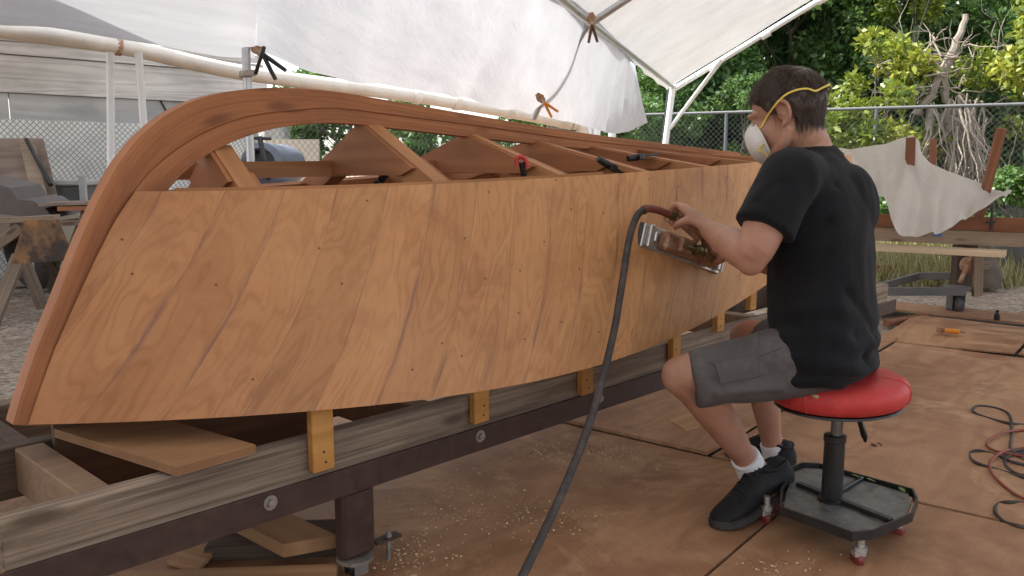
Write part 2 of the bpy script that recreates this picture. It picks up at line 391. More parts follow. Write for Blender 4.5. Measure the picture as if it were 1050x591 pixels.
def gravel_mat():
    t = NT('gravel_dirt'); g = t.obj()
    v = t.n('ShaderNodeTexVoronoi'); t.put(g, v.inputs['Vector']); v.inputs['Scale'].default_value = 42
    c = t.mix(t.sep(v.outputs['Color'])[0], (.16, .122, .09), (.46, .375, .295))
    n = t.noise(g, 1.1, 6, .65); c = t.mix(t.mr(n, .45, .68), c, (.19, .135, .095))
    n2 = t.noise(g, 9, 5, .7); c = t.mix(t.math('MULTIPLY', t.mr(n2, .5, .75), .6), c, (.45, .39, .32))
    t.bump(t.math('SUBTRACT', t.noise(g, 30, 5, .75), t.math('MULTIPLY', v.outputs['Distance'], .5)), .9, .02)
    return t.set(c, .95, 0, .2)
M['gravel'] = gravel_mat()

def tarp_mat(name, col, trans, crease=1.0):
    t = NT(name); g = t.gr()
    d = t.n('ShaderNodeBsdfDiffuse'); tr = t.n('ShaderNodeBsdfTranslucent'); mx = t.n('ShaderNodeMixShader'); mx.inputs[0].default_value = trans
    n = t.noise(g, 2.4, 6, .65); c = t.mix(t.mr(n, .35, .7), mul(col, .84), col)
    sp = t.noise(t.map(g, (1, 1, 1), (7, 0, 3)), 7, 6, .7); c = t.mix(t.math('MULTIPLY', t.mr(sp, .62, .74), .35), c, mul(col, .55))
    cr = t.noise(t.map(g, (1.5, 1.5, 1.5)), 5, 5, .6, 1.2)
    b = t.n('ShaderNodeBump'); b.inputs['Strength'].default_value = .35 * crease; b.inputs['Distance'].default_value = .02; t.put(cr, b.inputs['Height'])
    for k in (d, tr): t.put(c, k.inputs['Color']); t.t.links.new(b.outputs[0], k.inputs['Normal'])
    t.t.links.new(d.outputs[0], mx.inputs[1]); t.t.links.new(tr.outputs[0], mx.inputs[2]); t.t.links.new(mx.outputs[0], t.out.inputs[0])
    return t.m
M['tarp_roof'] = tarp_mat('roof_tarp', (.62, .62, .615), .20)
M['tarp_side'] = tarp_mat('side_tarp', (.63, .645, .67), .25)
M['sheet'] = tarp_mat('dust_sheet', (.76, .73, .68), .45, 1.3)

def leaf_mat(name, a, b, c, tr=.35):
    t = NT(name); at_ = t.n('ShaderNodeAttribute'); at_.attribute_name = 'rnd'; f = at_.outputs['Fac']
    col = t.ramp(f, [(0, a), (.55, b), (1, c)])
    d = t.n('ShaderNodeBsdfDiffuse'); tl = t.n('ShaderNodeBsdfTranslucent'); mx = t.n('ShaderNodeMixShader'); mx.inputs[0].default_value = tr
    gl = t.n('ShaderNodeBsdfGlossy'); gl.inputs['Roughness'].default_value = .42; gl.inputs['Color'].default_value = (1, 1, 1, 1)
    m2 = t.n('ShaderNodeMixShader'); m2.inputs[0].default_value = .035
    t.put(col, d.inputs['Color']); t.put(col, tl.inputs['Color'])
    for p, q in ((d.outputs[0], mx.inputs[1]), (tl.outputs[0], mx.inputs[2]), (mx.outputs[0], m2.inputs[1]), (gl.outputs[0], m2.inputs[2]), (m2.outputs[0], t.out.inputs[0])): t.t.links.new(p, q)
    return t.m
M['leaf_dark'] = leaf_mat('leaves_dark', (.075, .145, .042), (.135, .235, .064), (.21, .33, .095), .5)
M['leaf_mid'] = leaf_mat('leaves_mid', (.06, .125, .028), (.11, .21, .05), (.19, .31, .08), .45)
M['leaf_yellow'] = leaf_mat('leaves_yellow', (.11, .17, .02), (.26, .30, .035), (.42, .40, .06))
M['grass'] = leaf_mat('dry_grass', (.12, .13, .04), (.24, .22, .08), (.38, .32, .15), .3)
M['bark'] = wood('bark', (.05, .042, .035), (.13, .11, .09), 10, .2, 1, .3, .9)
M['twig'] = plain('bare_twigs', (.30, .255, .205), .85, 0, .3, 9, .2)
M['shavings'] = plain('wood_shavings', (.55, .40, .24), .8, 0, .3, 40, .2)
M['wire'] = plain('chain_wire', (.13, .132, .135), .5, .4, .1, 20)
M['fencepipe'] = plain('dull_fence_pipe', (.13, .135, .135), .6, .2, .15, 20)
M['wire_dark'] = plain('dark_chain_wire', (.10, .105, .10), .5, .5, .1, 20)

# ================================================================== GROUND AND FLOOR
mb = MB(); g = 500.0
mb.add([(-g, -g, -.03), (g, -g, -.03), (g, g, -.03), (-g, g, -.03)], [(0, 1, 2, 3)])
tag(mb.build('ground', M['gravel']), None, None, None, 'structure')
FU = V((.788, -.616, 0)); FV = V((.616, .788, 0))
def UV(u, v, z=0.0): return FU * u + FV * v + V((0, 0, z))
def floor_sheet(u0, u1, v0, v1, z, label, th=.012, warp=.004, hi=None):
    mb = MB(); n = 9; P = []; G = []; o = V((random.uniform(0, 30), random.uniform(0, 30), 0)); ph = random.uniform(0, 6)
    for i in range(n):
        r = []; gr_ = []
        for j in range(n):
            a, b = i / (n - 1), j / (n - 1); uu, vv = lerp(u0, u1, a), lerp(v0, v1, b)
            zz = z + warp * (.5 + .5 * math.sin(3 * a + 4 * b + ph)) + (hi(a, b) if hi else 0)
            r.append(UV(uu, vv, zz)); gr_.append(V((vv, uu, 0)) + o)
        P.append(r); G.append(gr_)
    mb.grid(P, G, True, th)
    one('plywood_floor_sheet', mb, M['floor'], label, 'plywood sheet', tuple(UV((u0 + u1) / 2, (v0 + v1) / 2, z - th)), 'plywood sheets laid over the ground')
fs = [
 (-2.045, -.835, .15, 2.600, .000, 'stained plywood floor sheet in the foreground under the hanging black air hose'),
 (-.825, .395, .15, 2.600, .000, 'plywood floor sheet in the near right corner under the front stool caster'),
 (.405, 1.62, .15, 2.600, .000, 'plywood floor sheet reaching past the bottom right corner of the view'),
 (-3.27, -2.055, .15, 2.600, .000, 'plywood floor sheet below the beam and the lumber offcuts'),
 (-2.26, -1.20, 2.612, 5.04, .012, 'raised plywood sheet with a dark edge beside the steel beam and the scrap sticks'),
 (-1.185, -.03, 2.612, 4.945, .002, 'plywood floor sheet under the stool seat and the back foot'),
 (-.02, 1.20, 2.612, 4.945, .000, 'clean plywood floor sheet with an oil stain beside the coiled cables'),
 (1.21, 2.43, 2.612, 4.945, -.002, 'plywood floor sheet under the black and red cable coil'),
 (-3.65, -2.43, 2.612, 5.04, .000, 'shaded plywood floor sheet underneath the upturned hull'),
]
for a in fs: floor_sheet(*a)
floor_sheet(-1.30, -.62, 4.957, 5.85, .010, 'curled thin plywood sheet with the orange clamp lying on it', .008, .01, lambda a, b: .012 * a * (1 - b) - .004 * (1 - b))
floor_sheet(-.60, .62, 4.960, 5.95, .010, 'pale thin plywood sheet with a damp patch near the right edge', .008, .01, lambda a, b: .010 * (1 - a) * (1 - b))
floor_sheet(-2.60, -.05, 5.93, 6.28, .02, 'narrow strip of plywood along the gravel edge by the trolley wheel', .010, .008)
floor_sheet(-.02, 1.3, 6.02, 6.6, .02, 'small plywood sheet on the gravel beyond the bottle', .008, .01)

# unseen wall added behind the camera to darken the bow and near beam
one('added_shade_wall', MB().obox((-2.7, -1.1, 1.0), ((1, 0, 0), (0, 1, 0), (0, 0, 1)), (3.8, .1, 2.0), .01), M['oldbeam'], 'boarded shed wall closing the near left end of the canopy', 'wall')
# ================================================================== BOAT
TC = -.35
cs, ct = [-.30, -.2, -.1, .1, .3, .7, 1.0, 1.4, 1.8, 2.26], [-.325, -.235, -.168, -.083, -.018, .082, .138, .185, .20, .19]
ss, st_ = [-.605, -.48, -.35, -.13, .1, .3, .7, 1.2, 1.8, 2.26], [-.325, -.19, -.085, .045, .125, .17, .22, .25, .25, .22]
def fair(xs, ys, deg):
    x = np.linspace(xs[0], xs[-1], 200); y = np.interp(x, xs, ys); p = np.polyfit(x, y, deg); return lambda s: float(np.polyval(p, s))
tc_ = fair(cs, ct, 6); ts_ = fair(ss, st_, 6)
def projx(P):
    v = P - CAMP; z = v.dot(cF); return 525 + FPX * v.x / z, 295.5 - FPX * v.dot(cU) / z
def zfit(tf, s0, s1, px, py, deg):
    S_ = np.linspace(s0, s1, 80); Z = []
    for s in S_:
        z = .7
        for _ in range(6):
            P = L(s, tf(s), z); x, y = projx(P); yy = float(np.interp(x, px, py)); z = at(x, yy, P.y).z
        Z.append(z)
    p = np.polyfit(S_, Z, deg); return lambda s: float(np.polyval(p, s))
zc_ = zfit(tc_, -.30, 2.26, [140, 150, 272, 330, 400, 455, 520, 560, 603, 675, 780, 870], [199.5, 199, 197, 195.5, 193, 190.3, 187, 184.5, 182.3, 176, 166.5, 159], 4)
zs_ = zfit(ts_, -.605, 2.26, [10, 20, 100, 200, 327, 430, 487, 560, 600, 660, 720, 785, 860], [437.5, 437.5, 436.5, 432, 421, 410, 402.5, 389, 379, 358, 330, 291, 236], 5)
FRV, FRD = [], []                                 # front edge of the planking follows the rabbet of the curved stem
for i_ in range(21):
    v_ = i_ / 20; z_ = lerp(zs_(-.605), zc_(-.30), v_)
    rp = [toL(onpl(x, y, L(0, TC + .026, 0), bn)) for x, y in ((31, 437), (41, 406), (56, 363), (76, 317), (98, 268), (119, 226), (142, 194))]
    s_ = float(np.interp(z_, [q[2] for q in rp], [q[0] for q in rp])); FRV.append(v_); FRD.append(s_ + .004 - lerp(-.605, -.30, v_))
def hull_pt(u, v, far=False):                    # v 0 at the sheer (down), 1 at the chine (up)
    a = u ** 1.15
    sc, s2 = lerp(-.30, 2.26, a), lerp(-.605, 2.26, a)
    C_ = V((sc, tc_(sc), zc_(sc))); Sh = V((s2, ts_(s2), zs_(s2)))
    p = Sh.lerp(C_, v); b = math.sin(math.pi * v)
    p.x += float(np.interp(v, FRV, FRD)) * (1 - u) ** 7; p.y += .016 * b * min(1, u * 6)
    if far: p.y = 2 * TC - p.y
    return p
boat = thing('boat_hull', 'upturned wooden boat hull with curved stem and open bottom frames, side newly planked', 'boat', tuple(L(.9, TC, zs_(.9))))
NU, NVv = 120, 26
P = []; G = []
for i in range(NU + 1):
    r = []; gr_ = []; u = i / NU
    for j in range(NVv + 1):
        v = j / NVv; p = hull_pt(u, v)
        k = interp(p.x, [-.6, .0, .6, 1.2], [.80, .62, .48, .36]); h = v * .5
        r.append(L(*p)); gr_.append(V(((p.x - k * h) / .128 + 20, h, p.x)))
    P.append(r); G.append(gr_)
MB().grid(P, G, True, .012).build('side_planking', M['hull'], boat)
P = [[L(*hull_pt(i / 60, j / 12, True)) for j in range(13)] for i in range(61)]
G = [[V((hull_pt(i / 60, j / 12).x, j / 12 * .5, 0)) for j in range(13)] for i in range(61)]
MB().grid(P, G, True, .012).build('side_planking', M['mahog'], boat)
# second layer of veneer standing proud at the chine, left of the step
P = []; G = []
for i in range(61):
    s = lerp(-.26, .80, i / 60); r = []; g2 = []
    for j in range(3):
        p = V((s, tc_(s) - .012 + .014 * (j > 0) , zc_(s) + (0, .012, -.002)[j])); r.append(L(*p)); g2.append(V((s, j * .02, 2.2)))
    P.append(r); G.append(g2)
MB().grid(P, G, False, .006).build('veneer_edge', M['mahog_edge'], boat)

stn = L(0, TC + .027, 0)
def cen(px, py, t=.027): return onpl(px, py, L(0, TC + t, 0), bn)
outer = [(13, 436), (22, 405), (38, 358), (58, 308), (80, 252), (101, 205), (122, 167), (147, 137), (177, 114), (212, 99), (250, 92), (290, 90), (340, 93.5), (390, 101.5), (425, 107.5), (474, 116), (532, 126), (602, 137), (690, 148.5), (760, 157)]
rabb = [(31, 437), (41, 406), (56, 363), (76, 317), (98, 268), (119, 226), (142, 190), (166, 165), (197, 143), (228, 128), (262, 118), (295, 114), (342, 111), (392, 116.5), (426, 120.8), (475, 127.3), (533, 135.3), (602, 144.6), (690, 154), (760, 161)]
inner = [(44, 437), (56, 406), (74, 363), (97, 317), (122, 268), (146, 226), (166, 203), (188, 178), (213, 159), (243, 144), (274, 134), (302, 129), (344, 126.5), (394, 131), (427, 134.5), (476, 140), (533, 146.2), (603, 153), (690, 159.5), (760, 164.5)]
def ribbon(a, b, t, th, n=90):
    A = smooth_curve([cen(x, y, t) for x, y in a], n); B = smooth_curve([cen(x, y, t) for x, y in b], n); P = []; G = []; l = 0
    for i in range(n + 1):
        if i: l += (A[i] - A[i - 1]).length
        P.append([A[i], A[i].lerp(B[i], .5), B[i]]); w = (B[i] - A[i]).length; G.append([V((l, 0, 3)), V((l, w / 2, 3)), V((l, w, 3))])
    return P, G, th
def ribbon_obj(name, a, b, t, th, mat):
    P, G, th = ribbon(a, b, t, th)
    mb = MB(); nrm = bn
    n = len(P); 
    vs = [p for r in P for p in r]; vs2 = [p - bn * th for p in vs]; k = 3
    fs = [(i * k + j, i * k + j + 1, (i + 1) * k + j + 1, (i + 1) * k + j) for i in range(n - 1) for j in range(k - 1)]
    m = len(vs); f2 = [tuple(x + m for x in f[::-1]) for f in fs]; gs = [q for r in G for q in r]
    side = []
    for i in range(n - 1):
        for j in (0, 2):
            q = (i * k + j, (i + 1) * k + j, (i + 1) * k + j + m, i * k + j + m); side.append(q)
    for i in (0, n - 1):
        for j in range(2): side.append((i * k + j, i * k + j + 1, i * k + j + 1 + m, i * k + j + m))
    mb.add(vs + vs2, fs + f2 + side, gs + [V(q) + V((0, 0, .05)) for q in gs], False)
    o = mb.build(name, mat, boat)
    bv = o.modifiers.new('bevel', 'BEVEL'); bv.width = .0018; bv.segments = 2; bv.limit_method = 'ANGLE'; bv.angle_limit = R(50)
    return o
ribbon_obj('outer_stem', outer, rabb, .024, .048, M['stem'])
ribbon_obj('inner_stem', [(x + (inner[i][0] - x) * .0, y) for i, (x, y) in enumerate(rabb)], inner, .020, .040, M['stem'])

def keel_z(s):
    best = None
    for i in range(len(inner) - 1):
        a = toL(cen(*inner[i], .020)); b = toL(cen(*inner[i + 1], .020))
        if a[0] <= s <= b[0] and i >= 5: return lerp(a[2], b[2], (s - a[0]) / max(1e-6, b[0] - a[0]))
    return toL(cen(*inner[-1], .020))[2]
def frame(s, thick=.030, far_gus=True):
    tc, zc = tc_(s), zc_(s); ts, zs = ts_(s), zs_(s); kz = keel_z(s) + .015
    fr = None; d = .062
    K = V((0, TC, kz)); Cn = V((0, tc - .014, zc - .004)); Sn = V((0, ts - .014, zs + .02)); dirs = []
    def pl(points, s0, th): return [L(s0, p.y, p.z) for p in points], bd * th
    mb = MB()
    obs = []
    for far in (False, True):
        f = (lambda p: V((p.x, 2 * TC - p.y, p.z))) if far else (lambda p: p)
        a = (Cn - K).normalized(); nrm = V((0, a.z, -a.y)) if a.y > 0 else V((0, -a.z, a.y))
        if nrm.z > 0: nrm = -nrm
        arm = [K, Cn, Cn + nrm * d - a * .02, K + nrm * d]
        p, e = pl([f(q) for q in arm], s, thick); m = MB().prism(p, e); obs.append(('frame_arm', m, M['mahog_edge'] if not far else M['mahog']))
        sd_ = (Sn - Cn).normalized(); inn = V((0, -1, 0)); inn = (inn - sd_ * inn.dot(sd_)).normalized()
        side = [Cn, Sn, Sn + inn * .055, Cn + inn * .075 - V((0, 0, .02))]
        p, e = pl([f(q) for q in side], s, thick - .002); m = MB().prism(p, e); obs.append(('side_timber', m, M['mahog']))
        kn = [Cn + (K - Cn) * .03, Cn + (K - Cn) * .42, Cn + inn * .10 + sd_ * .17, Cn + sd_ * .22]      # knee gusset at the chine
        p, e = pl([f(q) for q in kn], s + thick, .010); m = MB().prism(p, e); obs.append(('chine_gusset', m, M['mahog']))
    fz = kz - (kz - zc) * .66
    q1 = K + (Cn - K) * .70; q2 = V((0, 2 * TC - q1.y, q1.z))
    p, e = pl([K - V((0, 0, .004)), q1 - V((0, 0, .006)), V((0, q1.y - .05, fz - .035)), V((0, q2.y + .05, fz - .035)), q2 - V((0, 0, .006))], s - .012, .0115)
    m = MB().prism(p, e, bn); obs.append(('floor_gusset', m, M['mahog']))
    root = bpy.data.objects.new('frame', None); COL.objects.link(root); root.parent = boat; o0 = L(s, TC, zc); root.location = o0 - WLOC[boat.name]; WLOC[root.name] = o0
    for nme, m, mt in obs: m.build(nme, mt, root)
for s, th_ in ((-.135, .052), (.31, .050), (.70, .030), (1.0, .030), (1.29, .030), (1.58, .028), (1.87, .028), (2.15, .028)): frame(s, th_)
for far in (False, True):
    m = MB(); m2 = MB(); A = []; B = []
    for i in range(41):
        s = lerp(-.22, 2.24, i / 40); t = tc_(s) - .03; z = zc_(s) - .028
        A.append(L(s, 2 * TC - t if far else t, z)); s2 = lerp(-.28, 2.24, i / 40); t = ts_(s2) - .03; z = zs_(s2) + .03
        B.append(L(s2, 2 * TC - t if far else t, z))
    for PTS, mm, w, h in ((A, m, .030, .046), (B, m2, .03, .04)):
        P = []; G = []; l = 0
        for i, p in enumerate(PTS):
            if i: l += (p - PTS[i - 1]).length
            n_ = bn; r = [p + n_ * (w / 2) + V((0, 0, h / 2)), p + n_ * (w / 2) - V((0, 0, h / 2)), p - n_ * (w / 2) - V((0, 0, h / 2)), p - n_ * (w / 2) + V((0, 0, h / 2)), p + n_ * (w / 2) + V((0, 0, h / 2))]
            P.append(r); G.append([V((l, k * .03, 5)) for k in range(5)])
        mm.grid(P, G, False)
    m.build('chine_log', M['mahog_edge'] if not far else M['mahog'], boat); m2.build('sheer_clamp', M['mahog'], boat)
# battens on the bottom, halfway between keel and chine
for far in (True,):
    pts = []
    for i in range(31):
        s = lerp(.95, 2.24, i / 30); k = .5; t = lerp(TC, tc_(s), k); z = lerp(keel_z(s) + .015, zc_(s), k) + .008
        pts.append(L(s, 2 * TC - t if far else t, z))
    m = MB()
    for a, b in zip(pts[:-1], pts[1:]): pass
    P = [[p + bn * .02 + V((0, 0, .012)), p + bn * .02 - V((0, 0, .01)), p - bn * .02 - V((0, 0, .01)), p - bn * .02 + V((0, 0, .012)), p + bn * .02 + V((0, 0, .012))] for p in pts]
    m.grid(P, None, False); m.build('bottom_batten', M['mahog_edge'], boat)
pts = [L(lerp(-.27, 2.2, i / 20), -.50, lerp(.975, .992, i / 20)) for i in range(21)]
MB().grid([[p + bn * .014 + V((0, 0, .022)), p + bn * .014 - V((0, 0, .022)), p - bn * .014 - V((0, 0, .022)), p - bn * .014 + V((0, 0, .022)), p + bn * .014 + V((0, 0, .022))] for p in pts], [[V((i * .12, k * .03, 8)) for k in range(5)] for i in range(21)], False).build('stringer', M['mahog_edge'], boat)
s = 2.245; z0 = zs_(s)
pol = [L(s, ts_(s) - .012, z0), L(s, tc_(s) - .012, zc_(s)), L(s, TC, keel_z(s)), L(s, 2 * TC - tc_(s) + .012, zc_(s)), L(s, 2 * TC - ts_(s) + .012, z0)]
MB().prism(pol, bd * .025, bn).build('transom', M['stem'], boat)

# ================================================================== CRADLE UNDER THE BOAT
cr = thing('boat_cradle', 'long weathered timber and brown steel trolley frame carrying the upturned boat', 'cradle', tuple(L(0, -.3, 0)))
def sbeam(name, s0, s1, t0, t1, z0, z1, mat, ch=.003, par=cr):
    m = MB(); m.obox(L((s0 + s1) / 2, (t0 + t1) / 2, (z0 + z1) / 2), (bd, bn, (0, 0, 1)), (s1 - s0, abs(t1 - t0), z1 - z0), ch); return m.build(name, mat, par)
sbeam('side_beam', -.735, 3.3, 0, -.045, .292, .386, M['oldbeam'], .004)
m = MB()
m.obox(L(1.3, -.023, .233), (bd, bn, (0, 0, 1)), (4.2, .058, .006), .001)
m.obox(L(1.3, .0045, .263), (bd, bn, (0, 0, 1)), (4.2, .0065, .066), .001)
m.build('steel_rail', M['steelbrown'], cr)
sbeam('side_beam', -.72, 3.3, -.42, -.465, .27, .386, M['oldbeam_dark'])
sbeam('side_beam', -.95, 3.3, -.80, -.85, .27, .386, M['oldbeam'])
M['crossbrown'] = wood('brown_cross_member', (.17, .10, .06), (.30, .195, .12), 12, .06, 1.2, .4, .8, (.10, .06, .04), wv=.15, streak=.5)
for s in (-.56, .25, 1.1, 2.0, 2.9):
    sbeam('cross_member', s - .03, s + .03, -.048, -.417, .285, .383, M['crossbrown'])
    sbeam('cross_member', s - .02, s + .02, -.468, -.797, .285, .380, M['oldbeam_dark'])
for s in (-.224, .405, .92, 1.6, 2.2):
    m = MB(); m.lathe(L(s, .008, .272), bn, [(.0165, 0), (.0165, .003), (.009, .0031), (.009, .012), (.004, .0125)], 20, False); m.build('bolt', M['bolt'], cr)
def cleat(px0, px1, pyb, top=.16):
    a = onpl(px0, pyb, L(0, .004, 0), bn); b = onpl(px1, pyb, L(0, .004, 0), bn); s0, _, zb = toL(a); s1 = toL(b)[0]; sm = (s0 + s1) / 2
    zt = zs_(min(2.4, max(-.55, sm))) + (.03 if sm < .1 else .06)
    m = MB(); m.obox(L(sm, .0155, (zb + zt) / 2), (bd, bn, (0, 0, 1)), (s1 - s0, .022, zt - zb), .002)
    o = m.build('cleat', M['cleat'], cr); k = MB()
    for dz in (.02, .045): k.lathe(L(sm + random.uniform(-.008, .008), .0266, zb + dz), bn, [(.003, 0), (.003, .0008), (.0012, .001)], 10)
    k.build('screw', M['black'], o)
for a in ((316, 338, 484), (481, 496, 434), (591, 602.5, 405), (684, 692, 372), (730, 737, 340), (764, 770, 318)): cleat(*a)
def post(s, t0):
    o = sbeam('post', s - .030, s + .063, t0 - .002, t0 - .045, .062, .23, M['steelbrown'], .008)
    k = MB(); k.lathe(L(s + .016, t0 - .025, .0), (0, 0, 1), [(.03, .046), (.045, .048), (.045, .058), (.034, .0615)], 20); k.build('caster_plate', M['bolt'], o)
    k = MB(); c = L(s + .016, t0 - .025, .004)
    for sg in (-1, 1): k.obox(c + bn * (sg * .024) + V((0, 0, .028)), (bd, bn, (0, 0, 1)), (.04, .004, .05), .001)
    k.build('caster_fork', M['bolt'], o)
    k = MB(); k.lathe(c + bn * -.016 + V((0, 0, .018)), bn, [(.008, 0), (.019, .001), (.022, .006), (.022, .026), (.019, .031), (.008, .032)], 20); k.build('caster_wheel', M['black'], o)
post(0.0, 0.0); post(0.02, -.79); post(2.5, 0.0); post(2.5, -.79)
# levelling screw on a welded tab beside the post
c = onpl(398, 550, L(0, -.02, 0), bn); q = toL(c)
m = MB(); m.obox(c + bd * -.005 + V((0, 0, -.004)), (bd, bn, (0, 0, 1)), (.075, .03, .007), .001)
o = m.build('levelling_tab', M['steelbrown'], cr)
m = MB(); m.tube([V((c.x, c.y, .01)), V((c.x, c.y, c.z + .014))], .0062, 10); m.lathe(V((c.x, c.y, c.z)), (0, 0, 1), [(.011, 0), (.011, .009), (.006, .0095)], 6, False); m.lathe(V((c.x, c.y, 0.002)), (0, 0, 1), [(.02, 0), (.02, .005), (.008, .012)], 16)
m.build('levelling_screw', M['bolt'], o)

# plywood pieces resting on the cradle under the bow
p = [gnd(55, 440, .414), gnd(150, 424, .414), gnd(262, 456, .414), gnd(181, 479, .414)]
m = MB()
pd = p[1] - p[0]; k_ = 8
PG = [[(p[0].lerp(p[1], i / k_)).lerp(p[3].lerp(p[2], i / k_), j / k_) for j in range(k_ + 1)] for i in range(k_ + 1)]
for lay in range(1): m.prism(p, (0, 0, -.019))
one('plywood_offcut', m, M['plyface'], 'square plywood offcut lying under the bow across the cradle beams', 'plywood')
m = MB(); m.obox(at(128, 478, 1.86), (bd, bn, (0, 0, 1)), (.20, .018, .12), .002)
m.obox(L(toL(at(128, 478, 1.86))[0], -.22, .386 + .002), (bd, bn, (0, 0, 1)), (.2, .018, .001), .0005)
one('plywood_board', MB().obox(L(-.155, -.404, .30), (bd, bn, (0, 0, 1)), (.72, .018, .32), .002), wood('dark_brown_board', (.10, .05, .026), (.16, .082, .042), 12), 'brown board standing on edge between the cradle beams behind the square offcut', 'plywood')

one('grey_slab', MB().prism([gnd(-60, 440, .22), gnd(48, 434, .22), gnd(56, 443, .22), gnd(-60, 486, .22)], (0, 0, -.06)), M['greywood'], 'light grey weathered slab beyond the left end of the cradle', 'slab')
# lumber on the floor below the beam
a = gnd(213, 584); b = gnd(348, 578)
d = (b - a).normalized(); nn = V((-d.y, d.x, 0))
one('lumber_plank', MB().obox(a + d * .17 + nn * .085 + V((0, 0, .027)), (d, nn, (0, 0, 1)), (.36, .15, .048), .003), M['oldbeam_dark'], 'dark weathered plank lying flat on the floor below the beam', 'plank', None, 'lumber offcuts below the beam')
a = gnd(291, 572, .052); b = gnd(345, 562, .052); d = (b - a).normalized(); nn = V((-d.y, d.x, 0)); nn = (nn - d * .45).normalized()
m = MB().prism([a, b, b + nn * .24, a + nn * .24], (0, 0, .034), nn)
one('lumber_plank', m, M['lumber'], 'light fir board end lying on top of the dark plank', 'plank', None, 'lumber offcuts below the beam')
a = gnd(172, 580); b = gnd(213, 585)
m = MB(); 
for k in range(3): m.prism([gnd(170 + k, 579, .001 + k * .013), gnd(200 + k * 2, 588, .001 + k * .013), gnd(222, 566, .001 + k * .013), gnd(192, 560, .001 + k * .013)], (0, 0, .0115))
one('plywood_scraps', m, M['lumber'], 'small plywood scrap with layered edge beside the dark plank', 'plywood', None, 'lumber offcuts below the beam')
one('lumber_plank', MB().beam(gnd(120, 600, .02), gnd(345, 592, .02), .07, .036), M['lumber'], 'brown plank on the floor nearest the camera under the steel rail', 'plank', None, 'lumber offcuts below the beam')

# ================================================================== CANOPY
# eave runs from J1 to J2; the roof rises to the right of it, the side tarps hang out to the left of it
J1 = at(605, 18, 4.9); J1.z = 1.83; J2 = at(690, 89, 9.6); 
ed_ = (J2 - J1); ed_.z = 0; ed_.normalize(); er = V((ed_.y, -ed_.x, 0)); J2.z = at(690, 89, J2.y).z; J1.z = at(605, 18, J1.y).z
RISE = math.tan(R(31)); W2 = 3.0
def roof(k, w): return J1 + ed_ * k + er * w + V((0, 0, RISE * (w if w <= W2 else 2 * W2 - w)))
KL = (J2 - J1).dot(ed_); K0 = -7.5
fr = thing('canopy_frame', 'grey steel tube frame of the canopy with rafters, leg and diagonal brace', 'canopy frame', tuple(V((J2.x, J2.y, 0))))
m = MB(); m.tube([J1 - ed_ * 7.5 + V((0, 0, -.03)), J1 + V((0, 0, -.03)), J2], .020, 10); m.build('eave_pipe', M['galv'], fr)
m = MB(); m.tube([roof(-7.5, 6), roof(KL, 6)], .024, 10); m.build('eave_pipe', M['galv'], fr)
m = MB(); m.tube([roof(-7.5, 3), roof(KL, 3)], .024, 10); m.build('ridge_pipe', M['galv'], fr)
for k in (-5.2, -1e-3, KL):
    base = J2 if k == KL else roof(k, 0)
    o = None
    m = MB(); m.tube([base + V((0, 0, -.035)), roof(k, 3) + V((0, 0, -.035)), roof(k, 6) + V((0, 0, -.035))], .030 if k == KL else .021, 12)
    o = m.build('rafter', M['galvwhite'] if k == KL else M['galv'], fr)
    if k == KL:
        for w in (.42, .95, 1.5):
            c = roof(k, w) + V((0, 0, -.035)); d = (roof(k, w + .1) - roof(k, w)).normalized()
            MB().lathe(c - d * .05, d, [(.036, 0), (.037, .005), (.037, .095), (.036, .1)], 12).build('clamp_ring', M['galvwhite'], o)
m = MB(); foot = at(683, 143, 9.6); dv = (foot - J2) / (J2.z - foot.z); m.tube([J2, J2 + dv * (J2.z - .0)], .034, 12); m.build('leg', M['galvwhite'], fr)
m = MB(); m.tube([at(740, 62, 9.35), at(686.5, 132, 9.6)], .022, 10); m.build('brace', M['galvwhite'], fr)
m = MB(); m.tube([J2 + V((-.02, .05, 0)), J2 + V((-.09, .05, -.75)), J2 + V((-.10, .05, -1.5))], .03, 8); m.build('strap', M['black'], fr)
m = MB(); m.tube([roof(KL, 6), V((roof(KL, 6).x, roof(KL, 6).y, 0))], .03, 12); m.build('leg', M['galvwhite'], fr)
m = MB(); m.ell(J2, ((1, 0, 0), (0, 1, 0), (0, 0, 1)), (.045, .045, .045), 12, 8); m.build('corner_joint', M['galvwhite'], fr)
m = MB(); p0 = J1 + V((0, 0, -.02)); p1 = at(553, 109, 5.15); m.tube([p0, p1, p1 + (p1 - p0) * .12 + V((0, 0, -.02))], .017, 10); m.build('leg', M['galv'], fr)

def sag(a, b): return -.05 * math.sin(math.pi * a) * math.sin(math.pi * b)
P = []; G = []
nk, nw = 46, 30
for i in range(nk + 1):
    r = []; g2 = []
    for j in range(nw + 1):
        k = lerp(-7.4, KL - .10, i / nk); w = lerp(-.07, 5.0, j / nw)
        p = roof(k, w); a = ((k + 7.4) / (KL + 7.4) * 3) % 1; b = (j / nw * 2) % 1
        p.z += sag(a, b) + .012 * mnoise.noise(p * 1.3) + .006 * mnoise.noise(p * 5) + .02
        if j == 0: p += er * (.03 * abs(math.sin(k * 3.2)))
        r.append(p); g2.append(V((k, w, 0)))
    P.append(r); G.append(g2)
one('added_shade_tarp', MB().grid([[V((lerp(-9, -2.35, i / 12), lerp(2.6, 7.9, j / 10), 2.56 - .05 * math.sin(i * .8) + .02 * math.sin(j * 1.3))) for j in range(11)] for i in range(13)], None, True), M['tarp_roof'], 'second white tarp roof over the sawhorses left of the view', 'tarp')  # unseen tarp roof added to keep sun off the left ground
one('roof_tarp', MB().grid(P, G, True), M['tarp_roof'], 'white roof tarp of the canopy stretched over the steel rafters', 'tarp', tuple(roof(0, 3)))
